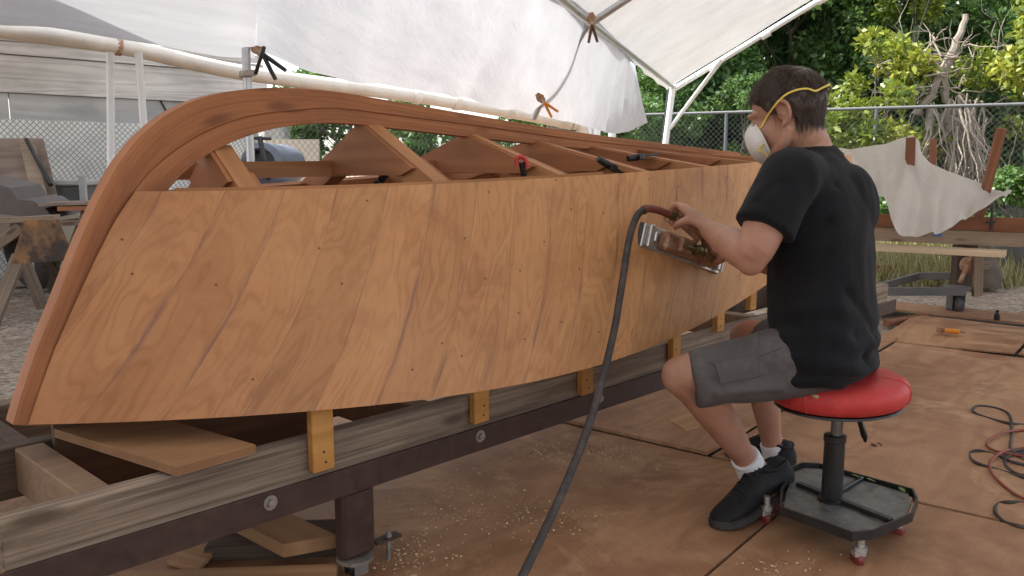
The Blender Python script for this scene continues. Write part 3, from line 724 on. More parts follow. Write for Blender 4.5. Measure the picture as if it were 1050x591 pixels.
def hang(top, bot, nx, ny, fold=.03, seed=0, swag=0.0, fq=1.0):
    T = smooth_curve(top, nx); B = smooth_curve(bot, nx); P = []; G = []; lx = 0
    for i in range(nx + 1):
        if i: lx += (T[i] - T[i - 1]).length
        r = []; g2 = []; dx = (T[min(i + 1, nx)] - T[max(i - 1, 0)]).normalized()
        for j in range(ny + 1):
            b = j / ny; p = T[i].lerp(B[i], b); nrm = dx.cross(B[i] - T[i]).normalized()
            off = fold * (mnoise.noise(V((lx * 2.1 * fq + seed, b * .8, 0))) + .5 * mnoise.noise(V((lx * 5 * fq + seed, b * 1.7, 3)))) * (.25 + b)
            p = p + nrm * off + V((0, 0, -swag * math.sin(math.pi * b))); r.append(p); g2.append(V((lx + seed, b * (B[i] - T[i]).length, 0)))
        P.append(r); G.append(g2)
    return P, G
# left tarp: eave near the camera out to the pvc pipe
def pipeY(x): return interp(x, [-200, 0, 600], [3.95, 4.1, 6.2])
pp = [(-160, 4), (0, 30), (130, 49), (250, 75), (420, 98), (540, 118), (585, 127)]
def eav(x):                                       # point of the eave above picture column x
    r = (x - 525) / FPX; k = (r * J1.y - J1.x) / (ed_.x - r * ed_.y); return J1 + ed_ * k
P, G = hang([J1 - ed_ * 7.2, J1 - ed_ * 5.4, eav(-330), eav(-100), eav(120), eav(230), eav(292)], [J1 - ed_ * 7.2 - er * 3.0, J1 - ed_ * 5.0 - er * 3.0 , at(-300, -16, 3.4), at(-100, 6, 3.9), at(0, 22, 4.05), at(110, 39, 4.4), at(215, 58, 4.75), at(262, 62, 4.9)], 50, 24, .03, 3, .03)
one('side_tarp', MB().grid(P, G, True), M['tarp_side'], 'white side tarp at the upper left, its edge along the cream pipe', 'tarp', None, 'side tarps of the canopy')
P, G = hang([eav(284) + V((0, 0, .03)), eav(400), eav(500), eav(570), J1 + V((-.01, .0, .03)), lerp(J1, J2, .3) + V((-.02, 0, .0)), at(650, 64, 8.4)],
            [at(262, 55, 4.72), at(352, 82, 4.9), at(450, 98, 5.0), at(530, 113, 5.15), at(583, 125, 5.4), at(632, 137, 5.7), at(664, 126, 6.2)], 80, 30, .035, 11, .03)
for i in range(len(P)):                           # hanging corner is slack
    pass
one('side_tarp', MB().grid(P, G, True), M['tarp_side'], 'large white side tarp hanging behind the boat, its right corner hanging free', 'tarp', None, 'side tarps of the canopy')

# clamps on the tarps
def spring_clamp(px, py, Y, ang, sz, label, gripmat):
    c = at(px, py, Y); t = thing('spring_clamp', label, 'clamp', tuple(c), 'spring clamps on the tarps')
    X = V((math.cos(ang), 0, math.sin(ang))); Z = V((-math.sin(ang), 0, math.cos(ang)))
    for sg in (-1, 1):
        m = MB(); m.tube([c, c + X * sz * .45 + Z * sg * sz * .10, c + X * sz + Z * sg * sz * .24], [sz * .10, sz * .14, sz * .12], 8, flat=.6); m.build('grip', gripmat, t)
        m = MB(); m.tube([c, c - X * sz * .25 + Z * sg * sz * .12, c - X * sz * .55 + Z * sg * sz * .02], [sz * .11, sz * .09, sz * .06], 8, flat=1.4); m.build('jaw', M['rusty'], t)
    m = MB(); m.lathe(c - V((0, sz * .12, 0)), (0, 1, 0), [(sz * .09, 0), (sz * .09, sz * .24)], 12); m.build('pivot', M['bolt'], t)
spring_clamp(268, 54, 4.6, R(-50), .15, 'rusty spring clamp gripping the tarp edge above the steel pole', M['black'])
spring_clamp(607, 24, 4.75, R(-86), .10, 'dark spring clamp hanging where the tarp meets the rafter pipe', M['dryleaf'])
spring_clamp(557, 104, 4.95, R(-48), .10, 'orange handled spring clamp at the foot of the slanted canopy leg', M['orange'])

# pvc pipe rail on posts
pv = thing('pipe_rail', 'long cream plastic pipe rail sagging below the tarps on two white posts', 'pipe rail', tuple(V((at(113, 60, 4.4).x, 4.4, 0))))
pts = smooth_curve([at(x, y, pipeY(x) + .05) for x, y in pp], 40)
e = at(597, 131, 6.25)
m = MB(); m.tube(pts, .043, 14); m.tube(pts[-1:] + [at(592, 127, 6.24), e, V((e.x + .01, e.y, e.z - .12)), V((e.x + .01, e.y, 0))], .045, 14); m.build('rail_pipe', M['pvc'], pv)
for x, k in ((130, 0), (470, 1), (520, 1), (420, 1)):
    c = pts[min(range(41), key=lambda i: abs(projx(pts[i])[0] - x))]; q = (pts[21] - pts[20]).normalized()
    m = MB(); m.lathe(c - q * .03, q, [(.046, 0), (.049, .004), (.049, .03 if not k else .05), (.046, .034 if not k else .054)], 14); m.build('coupling', M['rusty'] if not k else M['pvc'], pv)
for x, x2 in ((113, 114), (142, 152)):
    tp = at(x, 54, 4.42); bt = at(x2, 190, 4.42); dv = (bt - tp) / (tp.z - bt.z)
    m = MB(); m.tube([tp, tp + dv * tp.z], .019, 12); m.build('post', M['pvcwhite'], pv)
for x in (604, 612, 628):
    tp = at(x, 124, 6.8); m = MB(); m.tube([tp, V((tp.x, tp.y, 0))], .03, 10)
    one('plastic_post', m, M['pvcwhite'], {604: 'short white plastic post nearest the pipe elbow behind the boat', 612: 'short white plastic post in the middle behind the boat keel', 628: 'short white plastic post under the hanging tarp corner'}[x], 'post', None, 'white plastic posts behind the boat')
t = thing('steel_pole', 'grey galvanised scaffold pole with a coupler standing behind the bow', 'pole', tuple(V((at(252, 50, 4.6).x, 4.6, 0))))
p = at(252, 48, 4.6); m = MB(); m.tube([V((p.x, p.y, p.z)), V((p.x, p.y, 0))], .022, 14); m.build('tube', M['galv'], t)
m = MB(); m.lathe(at(252, 80, 4.6), (0, 0, 1), [(.03, 0), (.033, .004), (.033, .03), (.03, .035)], 12); m.obox(at(257, 75, 4.56), ((1, 0, 0), (0, 1, 0), (0, 0, 1)), (.05, .02, .03)); m.build('coupler', M['bolt'], t)
m = MB(); m.tube([at(262, 76, 4.55), at(271, 48, 4.5)], .010, 8); m.build('hook_bar', M['black'], t)

# ================================================================== LEFT BACKGROUND
W0 = V((-4.22, 8, 0)); wd = V((.692, .722, 0)); wnr = V((.722, -.692, 0))
def wl(s, z, o=0.0): return W0 + wd * s + wnr * o + V((0, 0, z))
M['wallboard'] = wood('weathered_wall_board', (.40, .37, .335), (.58, .545, .50), 20, .04, 1, .35, .9, (.16, .14, .12))
M['wallpanel'] = wood('grey_wall_panel', (.36, .345, .325), (.45, .435, .415), 8, .08, .6, .35, .9, (.15, .14, .13))
wt = thing('board_wall', 'weathered grey board wall behind the sawhorses at the far left', 'wall', tuple(wl(0, 0)))
S0, S1 = -4.0, 2.2
for k, (z0, z1, o) in enumerate(((1.60, 1.92, .03), (1.93, 2.03, .05), (2.04, 2.12, .07))):
    m = MB(); m.obox((wl(S0, z0, o) + wl(S1 - .1 * k, z1, o)) / 2, (wd, wnr, (0, 0, 1)), (S1 - S0, .04, z1 - z0)); m.build('board_course', M['wallboard'], wt)
m = MB(); m.obox((wl(S0, 1.55, -.03) + wl(S1 - .25, 2.11, -.03)) / 2, (wd, wnr, (0, 0, 1)), (S1 - S0 - .25, .03, .56)); m.build('wall_backing', M['wallpanel'], wt)
x = S0
while x < S1 - .2:
    w = 1.22; e2 = min(x + w, S1); m = MB(); m.obox((wl(x + .004, 0) + wl(e2 - .004, 1.597)) / 2, (wd, wnr, (0, 0, 1)), (e2 - x - .008, .02, 1.597)); m.build('wall_panel', M['wallpanel'], wt); x = e2
m = MB(); m.tube([wl(1.02, 1.6, .02), wl(1.1, 1.45, .025), wl(1.12, 1.3, .025), wl(1.2, 1.05, .025)], .008, 6); m.build('cable', M['black'], wt)

def slat_mat():
    t = NT('woven_privacy_slats'); g = t.sep(t.gr()); k = 19.0
    a = t.math('FRACT', t.math('MULTIPLY', t.math('ADD', g[0], g[1]), k)); b = t.math('FRACT', t.math('MULTIPLY', t.math('SUBTRACT', g[0], g[1]), k))
    ln = t.math('MAXIMUM', t.math('LESS_THAN', a, .22), t.math('LESS_THAN', b, .22))
    n = t.noise(t.gr(), 2.0, 5, .6); c = t.mix(t.mr(n, .35, .7), (.44, .44, .41), (.66, .66, .62)); c = t.mix(t.math('MULTIPLY', ln, .75), c, (.14, .14, .13))
    t.bump(ln, .8, .006); return t.set(c, .45, .2, .4)
M['slats'] = slat_mat()
def chain_link(name, A, B, z0, z1, mat, label, postmat, railr, pitch=.062, r=.0021, nposts=None, parent=None):
    d = (B - A); d.z = 0; ln = d.length; d.normalize(); h = z1 - z0
    t = thing(name, label, 'fence', tuple(V((A.x, A.y, 0))))
    m = MB(); nrm = V((-d.y, d.x, 0))
    for sg in (1, -1):
        x = -h
        while x < ln + h:
            xa, xb = (x, x + h * sg); za, zb = z0, z1
            lo, hi = min(xa, xb), max(xa, xb)
            if hi > 0 and lo < ln:
                k0, k1 = 0.0, 1.0
                if xa < 0: k0 = max(k0, (0 - xa) / (xb - xa)) if xb > xa else k0
                if xb < 0: k1 = min(k1, (0 - xa) / (xb - xa))
                if xa > ln: k0 = max(k0, (ln - xa) / (xb - xa))
                if xb > ln: k1 = min(k1, (ln - xa) / (xb - xa))
                if k1 > k0 + .01:
                    p = A + d * lerp(xa, xb, k0) + V((0, 0, lerp(za, zb, k0))) + nrm * (.002 * sg); q = A + d * lerp(xa, xb, k1) + V((0, 0, lerp(za, zb, k1))) + nrm * (.002 * sg)
                    m.tube([p, q], r, 3, False)
            x += pitch
    m.build('wire_mesh', mat, t)
    k = MB(); k.tube([A + V((0, 0, z1)), B + V((0, 0, z1))], railr, 10); k.build('top_rail', postmat, t)
    n = nposts or int(ln / 2.4) + 1
    for i in range(n):
        p = A + d * (ln * i / max(1, n - 1)); k = MB(); k.tube([p, p + V((0, 0, z1 - .01))], railr * 1.15, 10); k.build('post', postmat, t)
    return t
st = thing('slatted_fence', 'silver woven slat fence in front of the grey board wall', 'fence', tuple(wl(0, 0, .25)))
m = MB(); m.add([wl(S0, 0, .25), wl(1.8, 0, .25), wl(1.8, 1.36, .25), wl(S0, 1.36, .25), wl(S0, 0, .238), wl(1.8, 0, .238), wl(1.8, 1.36, .238), wl(S0, 1.36, .238)],
    [(0, 1, 2, 3), (7, 6, 5, 4), (3, 2, 6, 7), (1, 5, 6, 2), (0, 3, 7, 4)], [V((s, z, 0)) for s, z in ((S0, 0), (2.35, 0), (1.8, 1.36), (S0, 1.36)) * 2]); m.build('slat_panel', M['slats'], st)
m = MB(); m.prism([wl(-.98, 0, .27), wl(-.80, 0, .27), wl(-1.02, 1.92, .27), wl(-1.20, 1.92, .27)], wnr * .02); one('leaning_plank', m, M['slats'], 'pale patterned plank leaning up against the grey wall', 'plank')
FC = V((1.45, 14.65, 0))
chain_link('chain_link_fence', wl(1.85, 0, .25), FC, .02, 1.5, M['wire'], 'chain link fence running behind the boat on the left', M['fencepipe'], .02, .085, .0024)
chain_link('chain_link_fence', FC, V((8.98, 10.38, 0)), .02, 1.75, M['wire'], 'chain link fence with a grey top rail in front of the green trees', M['fencepipe'], .024, .085, .0024, 5)

def board(name, pts, mat, label, cat, Y, th=.02, group=None, Ys=None):
    q = [at(x, y, (Ys[i] if Ys else Y)) for i, (x, y) in enumerate(pts)]
    nrm = (q[1] - q[0]).cross(q[2] - q[1]).normalized()
    if nrm.y < 0: nrm = -nrm
    m = MB().prism(q, nrm * th); return one(name, m, mat, label, cat, None, group)
def down(pt, Y): q = at(*pt, Y); return q
board('leaning_plywood', [(-30, 142), (44, 142), (62, 215), (-30, 270)], M['ply_lean'], 'brown plywood sheet leaning at the far left behind the sawhorse', 'plywood', 7, .02, None, (7.3, 7.3, 6.6, 6.3))
board('leaning_plank', [(19, 143), (34, 143), (54, 225), (38, 225)], M['greywood'], 'narrow stained plank leaning on the brown plywood sheet', 'plank', 7, .025, None, (7.15, 7.15, 6.4, 6.4))
m = MB(); m.tube([at(27, 143, 7.05), at(52, 190, 6.7)], .018, 8); one('iron_pipe', m, M['black'], 'thin dark pipe leaning beside the stained plank', 'pipe')
# crate / bin with a white frame
t = thing('waste_bin', 'dark grey bin with a pale rim standing against the slat fence', 'bin', tuple(V((at(75, 200, 7.0).x, 7.0, 0))))
c = V((at(76, 200, 7.0).x, 7.0, .0))
m = MB(); m.prism([c + V((-.11, -.1, .45)), c + V((.09, -.1, .45)), c + V((.12, -.1, .81)), c + V((-.12, -.1, .81))], (0, .25, 0)); m.build('bin_body', M['greyplastic'], t)
m = MB(); m.obox(c + V((0, .02, .83)), ((1, 0, 0), (0, 1, 0), (0, 0, 1)), (.32, .3, .045), .01); m.build('bin_rim', M['concrete'], t)
m = MB(); m.obox(c + V((.135, -.12, .64)), ((1, 0, 0), (0, 1, 0), (0, 0, 1)), (.055, .03, .5), .004); m.build('bin_post', M['concrete'], t)
m = MB(); m.obox(c + V((0, .02, .22)), ((1, 0, 0), (0, 1, 0), (0, 0, 1)), (.26, .24, .44), .01); m.build('bin_base', M['greyplastic'], t)

# sawhorse with the rust coloured gusset
sh = thing('sawhorse', 'weathered wooden sawhorse with a rust stained trapezoid plywood gusset', 'sawhorse', tuple(gnd(30, 314)))
def rust():
    t = NT('rust_stained_plywood'); g = t.gr(); n = t.noise(t.map(g, (3, 5, 3)), 2, 6, .65); c = t.mix(t.mr(n, .35, .65), (.075, .05, .035), (.24, .115, .045))
    k = t.noise(g, 5, 4, .6); c = t.mix(t.math('MULTIPLY', t.mr(k, .5, .62), .85), c, (.02, .017, .016)); return t.set(c, .8, 0, .3)
M['rustply'] = rust()
Yg = 5.5
q = [at(25, 226, Yg), at(57, 226, Yg), at(74, 267, Yg - .15), at(11, 271, Yg - .15)]
MB().prism(q, V((.03, .05, .01)).normalized() * .02).build('gusset', M['rustply'], sh)
def leg(a, Ya, b, Yb, w=.085, mt='oldbeam', par=sh):
    A = at(*a, Ya); B = at(*b, Yb)
    MB().beam(A, B, w, .04, (0, 1, .2), .003).build('leg', M[mt], par)
leg((20, 262, ), 5.55, (-9, 335), 5.3); leg((24, 266), 5.66, (44, 316), 5.7, .07); leg((22, 232), 5.62, (-25, 268), 5.62, .07); leg((46, 262), 6.1, (66, 290), 6.3, .06, 'oldbeam_dark'); leg((62, 262), 6.1, (52, 296), 6.4, .05, 'oldbeam_dark')
MB().beam(at(-40, 229, 5.6), at(58, 223, 5.6), .10, .035, (0, 0, 1), .003).build('top_bar', M['greywood'], sh)
# dark curved steel sheet lying over the sawhorse, pale panel, plank stack
prof = [(-60, 178), (-20, 186), (0, 190), (10, 193), (18, 205), (34, 206), (46, 214), (55, 224), (20, 222), (0, 220), (-60, 216)]
m = MB().prism([at(x, y, 5.9) for x, y in prof], (.02, .35, .02)); one('steel_sheet', m, M['fender'], 'dull dark rounded steel cover lying on the sawhorse', 'steel sheet')
board('beige_sheet', [(20, 206), (56, 200), (79, 214), (84, 232), (70, 262), (50, 262)], M['beige'], 'pale beige rounded panel standing behind the sawhorse', 'panel', 6.6, .015)
s2 = thing('sawhorse', 'sawhorse stacked with thin boards half hidden by the bow', 'sawhorse', tuple(gnd(90, 285)))
Y2 = 6.0
for (x0, y0, x1, y1, h, mt, nm) in ((53, 209, 112, 207, .022, 'ply_lean', 'top_board'), (72, 213, 112, 212, .03, 'mahog', 'lower_board'), (68, 228, 112, 226, .035, 'greywood', 'rail_board')):
    MB().obox((at(x0, y0, Y2) + at(x1, y1, Y2)) / 2, ((at(x1, y1, Y2) - at(x0, y0, Y2)), (0, 1, 0), (0, 0, 1)), ((at(x1, y1, Y2) - at(x0, y0, Y2)).length, .35, h)).build(nm, M[mt], s2)
leg((88, 220), 5.95, (66, 276), 5.95, .06, 'greywood', s2); leg((88, 214), 6.0, (90, 226), 6.0, .06, 'mahog', s2); leg((95, 230), 6.1, (110, 285), 6.1, .06, 'greywood', s2)
for k, (x, y, w, lab) in enumerate(((40, 287, .5, 'grey scrap board on the ground between the sawhorse legs'), (58, 292, .35, 'dark scrap board on the ground behind the sawhorse'))):
    c = gnd(x, y, .03); one('scrap_board', MB().obox(c, (V((1, .4 - .9 * k, .15)), V((-.4, 1, 0)), (0, 0, 1)), (w, .14, .03)), M['greywood'] if k == 0 else M['oldbeam_dark'], lab, 'board', None, 'scrap boards on the gravel')
# black tyres behind the sawhorse
def tyre(c, ax, R_, r_, label):
    t = thing('old_tyre', label, 'tyre', tuple(c)); m = MB(); ax = V(ax).normalized(); u = V((0, 0, 1)).cross(ax).normalized(); w = ax.cross(u); P = []
    for i in range(37):
        a = 2 * math.pi * i / 36; d = u * math.cos(a) + w * math.sin(a); P.append([c + d * (R_ + r_ * math.cos(b)) + ax * (r_ * .9 * math.sin(b)) for b in [2 * math.pi * j / 12 for j in range(13)]])
    m.grid(P, None, True); m.build('tread', M['rubber'], t); return t
tyre(at(30, 262, 6.6), (.5, .8, .2), .2, .08, 'black tyre lying in the dark behind the sawhorse')
# objects seen through the open bottom of the boat
c = at(277, 170, 7.2)
t = thing('plastic_barrel', 'blue barrel with a black open mouth seen through the frames behind the bow', 'barrel', tuple(V((c.x, c.y, 0))))
ax = V((-.05, -1, .02)); zc0 = c.z
m = MB(); m.lathe(c + V((-.05, .75, 0)), ax, [(.15, 0), (.178, .02), (.182, .2), (.17, .3), (.182, .5), (.178, .70), (.155, .72), (.13, .74), (.122, .70), (.118, .3)], 32); m.build('barrel_body', M['bluelight'], t)
m = MB(); m.lathe(c + V((-.05, .42, 0)), ax, [(.116, 0), (.124, .30)], 32); m.build('barrel_mouth', M['black'], t)
m = MB(); m.obox(c + V((-.05, .35, -.24 - (zc0 - .24) / 2)), ((1, 0, 0), (0, 1, 0), (0, 0, 1)), (.4, .6, zc0 - .24), .01); m.build('barrel_stand', M['blue'], t)
m = MB(); m.tube([at(266, 140, 6.5), at(276, 185, 6.5)], .02, 8); m.tube([at(255, 141.5, 6.5), at(278, 142.5, 6.5)], .012, 8); one('iron_pipe', m, M['black'], 'black upright bar with a cross piece in front of the blue barrel', 'bar')
board('wall_panel', [(272, 143), (327, 143), (327, 260), (272, 260)], M['beige'], 'beige board standing behind the chain link fence', 'panel', 10.4, .03)
m = MB(); m.obox(V((at(283, 132, 10.8).x, 10.8, .75)), ((1, 0, 0), (0, 1, 0), (0, 0, 1)), (.28, .4, 1.5), .05); one('concrete_block', m, M['concrete'], 'grey concrete pier behind the beige board', 'pier')

# ================================================================== RIGHT BACKGROUND: second boat frame on its trolley
rd = (at(1050, 231, 5.15) - at(897, 226, 5.6)); rd.z = 0; rd.normalize(); rn = V((-rd.y, rd.x, 0)); R0 = at(897, 226, 5.6); 
def rl(px, z, o=0.0):
    r = (px - 525) / FPX; p0 = R0 + rn * o; k = (r * p0.y - p0.x) / (rd.x - r * rd.y); p = p0 + rd * k; p.z = z; return p
bf = thing('timber_framework', 'long red brown timber framework with a grey beam beyond the stool, propped on a trolley', 'boat frame', tuple(V((R0.x, R0.y, 0))))
zR = at(897, 226, 5.6).z
MB().beam(rl(840, zR), rl(1180, zR), .04, .085).build('red_beam', M['redbeam'], bf)
MB().beam(rl(840, zR - .088), rl(1180, zR - .088), .05, .085).build('grey_beam', M['greywood'], bf)
m = MB(); m.beam(rl(850, zR - .086, .36), rl(1180, zR - .086, .36), .04, .10); m.build('grey_beam', M['greywood'], bf)
def stake(a, b, Ya, Yb, w):
    MB().beam(at(*a, Ya), at(*b, Yb), w, .035, (0, 1, .3)).build('stake', M['redbeam'], bf)
stake((1027, 132), (1003, 226), 5.2, 5.32, .05); stake((934, 141), (931, 228), 5.36, 5.36, .048); stake((957, 143), (954, 228), 5.9, 5.8, .035)
m = MB(); m.obox(at(1015, 212, 5.2), ((1, 0, 0), (0, 1, 0), (0, 0, 1)), (.05, .02, .02), .004); m.tube([at(1018, 211, 5.2), at(1016, 236, 5.2)], .009, 8); m.tube([at(1011, 228, 5.2), at(1020, 228, 5.2)], .006, 8); m.build('screw_clamp', M['black'], bf)
one('pale_plank', MB().beam(rl(850, zR - .165, -.12), rl(1034, zR - .165, -.12), .16, .035), M['paleboard'], 'pale straight plank resting along the trolley below the grey beam', 'plank')
def rlx(px, z, o): return rl(px, z, o)
up_ = [(858, 152), (880, 151), (905, 148), (936, 141), (948, 160), (972, 176), (1003, 187), (1036, 200)]
lo_ = [(866, 160), (888, 190), (908, 210), (919, 239), (944, 243), (967, 238), (996, 220), (1030, 205)]
P, G = hang([at(x, y, 5.62 - .35 * i / 7) for i, (x, y) in enumerate(up_)], [at(x, y, 5.35 - .25 * i / 7 - (.12 if 2 < i < 6 else 0)) for i, (x, y) in enumerate(lo_)], 90, 30, .085, 21, 0, 2.6)
one('dust_sheet', MB().grid(P, G, True), M['sheet'], 'off white dust sheet draped over the stakes of the red brown frame', 'sheet')
m = MB(); m.obox(at(961, 240, 5.1), (rd, rn, (0, 0, 1)), (.05, .004, .03), .001); one('tape_strip', m, M['tape_blue'], 'small strip of blue tape on the grey beam under the dust sheet', 'tape')
tr = thing('trolley', 'grey steel trolley with channel arms and a single caster by the gravel', 'trolley', tuple(gnd(980, 323)))
w0 = gnd(979, 323); Yw = w0.y
m = MB(); m.beam(at(900, 299, Yw), at(990, 299, Yw - .1), .05, .05); m.build('channel_arm', M['galv'] if False else plain('dull_grey_steel', (.13, .125, .12), .6, .3, .2, 12), tr)
GS = bpy.data.materials['dull_grey_steel']
m = MB(); m.beam(at(880, 300, Yw + .45), at(943, 283, Yw + .5), .04, .05); m.beam(at(943, 283, Yw + .5), at(985, 283, Yw + .25), .04, .05); m.build('channel_arm', GS, tr)
m = MB(); m.lathe(w0 + V((-.03, 0, .066)), (1, 0.15, 0), [(.018, 0), (.056, .002), (.066, .010), (.066, .048), (.056, .056), (.018, .058)], 24); m.build('caster_wheel', M['rubber'], tr)
m = MB()
for sg in (-.042, .042): m.obox(w0 + V((sg, 0, .11)), ((1, 0, 0), (0, 1, 0), (0, 0, 1)), (.009, .07, .14), .002)
m.obox(w0 + V((0, 0, .18)), ((1, 0, 0), (0, 1, 0), (0, 0, 1)), (.13, .12, .025), .003); m.build('caster_fork', GS, tr)
m = MB(); m.beam(at(1002, 304, Yw - .05), at(1003, 262, Yw - .05), .06, .03, (0, 1, 0)); m.obox(at(1008, 272, Yw), ((1, 0, 0), (0, 1, 0), (0, 0, 1)), (.07, .06, .05), .004); m.build('upright', M['greywood'], tr)
m = MB(); m.beam(at(986, 298, Yw + .15), at(990, 250, Yw + .15), .13, .08, (0, 1, 0)); m.build('trolley_leg', M['oldbeam_dark'], tr)
m = MB(); m.ell(at(992, 272, Yw), ((1, 0, 0), (0, 1, 0), (0, 0, 1)), (.05, .04, .055), 12, 8); m.tube([at(984, 290, Yw - .03), at(997, 262, Yw - .03)], .014, 8); m.build('jack_screw', M['rusty'], tr)
# sack-like weathered stump and dark tub
c = gnd(1014, 301)
def blob(prof, c, seed, amp, n=22):
    m = MB(); m.lathe(c, (0, 0, 1), prof, n); m.v = [tuple(V(p) + (V(p) - V(c)).normalized() * amp * mnoise.noise(V(p) * 9 + V((seed, 0, 0)))) for p in m.v]; return m
c = gnd(1014, 296); one('canvas_sack', blob([(.02, 0), (.13, .01), (.14, .08), (.105, .2), (.075, .28), (.06, .34), (.02, .345)], c + V((.0, .1, 0)), 3, .03), plain('canvas', (.12, .095, .075), .9, 0, .3, 12, .2), 'brown canvas sack standing behind the trolley wheel', 'sack')
c = gnd(1046, 282); one('plant_tub', blob([(.1, 0), (.15, .02), (.19, .2), (.2, .3), (.185, .3), (.17, .2)], c + V((.05, .2, 0)), 8, .02), M['greyplastic'], 'dark grey tub at the right edge among the weeds', 'tub')
c = gnd(905, 282); one('brick_pile', MB().obox(c + V((-.05, 0, .05)), ((1, -.4, 0), (.4, 1, 0), (0, 0, 1)), (.22, .1, .09), .006).obox(c + V((.0, .12, .05)), ((1, .3, 0), (-.3, 1, 0), (0, 0, 1)), (.2, .1, .07), .006), plain('red_brick', (.20, .07, .045), .85, 0, .25, 20), 'red bricks on the ground behind the seated person', 'bricks')

# ================================================================== VEGETATION
def leaves(clumps, n, size, rng, tall=.55, droop=.0, bias=None, spread=1.0):
    """clumps: list of (centre, radius, tone) -> vertex, face and tone arrays of leaf quads"""
    ci = rng.choice(len(clumps), n, p=np.array([c[1] ** 2 for c in clumps]) / sum(c[1] ** 2 for c in clumps))
    C0 = np.array([tuple(c[0]) for c in clumps])[ci]; Rr = np.array([c[1] for c in clumps])[ci]; T0 = np.array([c[2] for c in clumps])[ci]
    d = rng.normal(size=(n, 3)); d /= np.linalg.norm(d, axis=1)[:, None]; rad = Rr * rng.uniform(0.15, 1, n) ** .5 * spread
    P = C0 + d * rad[:, None] * np.array([1, 1, .8])
    ax = rng.normal(size=(n, 3)) + d * .8 + np.array([0, 0, -droop]); ax /= np.linalg.norm(ax, axis=1)[:, None]
    up = rng.normal(size=(n, 3)) * .8 + np.array([0, -.25, .9]); sd_ = np.cross(up, ax); sd_ /= np.linalg.norm(sd_, axis=1)[:, None] + 1e-9
    nr = np.cross(ax, sd_); s = size * rng.uniform(.6, 1.35, n)[:, None]; w = s * tall
    v = np.stack([P, P + ax * s * .45 + sd_ * w * .5 + nr * s * .06, P + ax * s - nr * s * .12, P + ax * s * .45 - sd_ * w * .5 + nr * s * .06], 1).reshape(-1, 3)
    tone = np.clip(T0 + rng.normal(0, .16, n), 0, 1)
    return v, tone
def leaf_object(name, v, tone, mat, parent=None, loc=(0, 0, 0)):
    n = len(tone); me = bpy.data.meshes.new(name); o0 = np.array(tuple(WLOC[parent.name]) if parent else tuple(loc), dtype=np.float32)
    me.vertices.add(4 * n); me.vertices.foreach_set('co', (v - o0).astype(np.float32).ravel())
    me.loops.add(4 * n); me.loops.foreach_set('vertex_index', np.arange(4 * n, dtype=np.int32))
    me.polygons.add(n); me.polygons.foreach_set('loop_start', np.arange(0, 4 * n, 4, dtype=np.int32)); me.polygons.foreach_set('loop_total', np.full(n, 4, dtype=np.int32))
    me.update(calc_edges=True); a = me.attributes.new('rnd', 'FLOAT', 'FACE'); a.data.foreach_set('value', tone.astype(np.float32))
    me.materials.append(mat); o = bpy.data.objects.new(name, me); COL.objects.link(o)
    if parent: o.parent = parent
    else: o.location = loc
    return o
def limb(m, a, b, r0, r1, rng, wig=.12, n=8):
    a, b = V(a), V(b); ln = (b - a).length; o = rng.uniform(0, 50)
    pts = [a.lerp(b, i / n) + V((mnoise.noise(V((o, i * .5, 0))), mnoise.noise(V((o, i * .5, 9))), mnoise.noise(V((o, i * .5, 17))))) * (wig * ln * math.sin(math.pi * min(1, i / n * .9 + .02))) for i in range(n + 1)]
    m.tube(pts, [lerp(r0, r1, i / n) for i in range(n + 1)], 7); return pts
def tree(name, base, h, rad, n, size, mat, label, cat, group, seed, low=.15, nclump=26, trunk=.06, bark='bark', tall=.55, shape=1.0):
    rng = np.random.default_rng(seed); base = V(base); t = thing(name, label, cat, tuple(base), group)
    m = MB(); top = base + V((rng.normal(0, .15), rng.normal(0, .15), h * .8)); pts = limb(m, base, top, trunk, trunk * .35, rng, .06)
    cl = []
    for i in range(nclump):
        a = rng.uniform(0, 2 * math.pi); hh = rng.uniform(low, 1); rr = rad * (math.sin(math.pi * min(1, .12 + hh * .86)) ** .6) * rng.uniform(.35, 1) * shape
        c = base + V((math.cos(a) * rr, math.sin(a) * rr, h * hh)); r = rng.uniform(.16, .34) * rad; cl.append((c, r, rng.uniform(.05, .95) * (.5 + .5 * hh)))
        if i % 2 == 0: limb(m, pts[min(8, 1 + int(hh * 6))], c, trunk * .35, trunk * .08, rng, .15, 6)
    m.build('trunk', M[bark], t)
    v, tone = leaves(cl, n, size, rng, tall); leaf_object('crown', v, tone, M[mat], t)
    return t
# big trees behind the right fence
TG = 'trees behind the chain link fence'
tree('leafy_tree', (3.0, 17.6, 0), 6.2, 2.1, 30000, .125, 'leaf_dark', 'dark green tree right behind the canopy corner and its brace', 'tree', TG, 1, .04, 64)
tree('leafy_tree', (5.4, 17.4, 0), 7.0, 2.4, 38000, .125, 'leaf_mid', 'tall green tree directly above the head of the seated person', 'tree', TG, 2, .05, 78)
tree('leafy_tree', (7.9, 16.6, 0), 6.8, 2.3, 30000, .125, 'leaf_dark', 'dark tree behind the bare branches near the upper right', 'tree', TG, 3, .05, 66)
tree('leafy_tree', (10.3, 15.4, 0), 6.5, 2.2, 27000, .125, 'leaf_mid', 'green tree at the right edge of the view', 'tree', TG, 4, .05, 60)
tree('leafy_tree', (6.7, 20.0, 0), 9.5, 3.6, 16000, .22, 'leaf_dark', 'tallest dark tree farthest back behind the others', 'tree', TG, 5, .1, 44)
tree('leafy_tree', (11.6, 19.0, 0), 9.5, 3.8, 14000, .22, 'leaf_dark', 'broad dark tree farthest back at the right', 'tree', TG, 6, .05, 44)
tree('leafy_tree', (2.2, 20.5, 0), 8.0, 3.4, 14000, .22, 'leaf_dark', 'broad dark tree farthest back behind the canopy leg', 'tree', TG, 7, .05, 44)
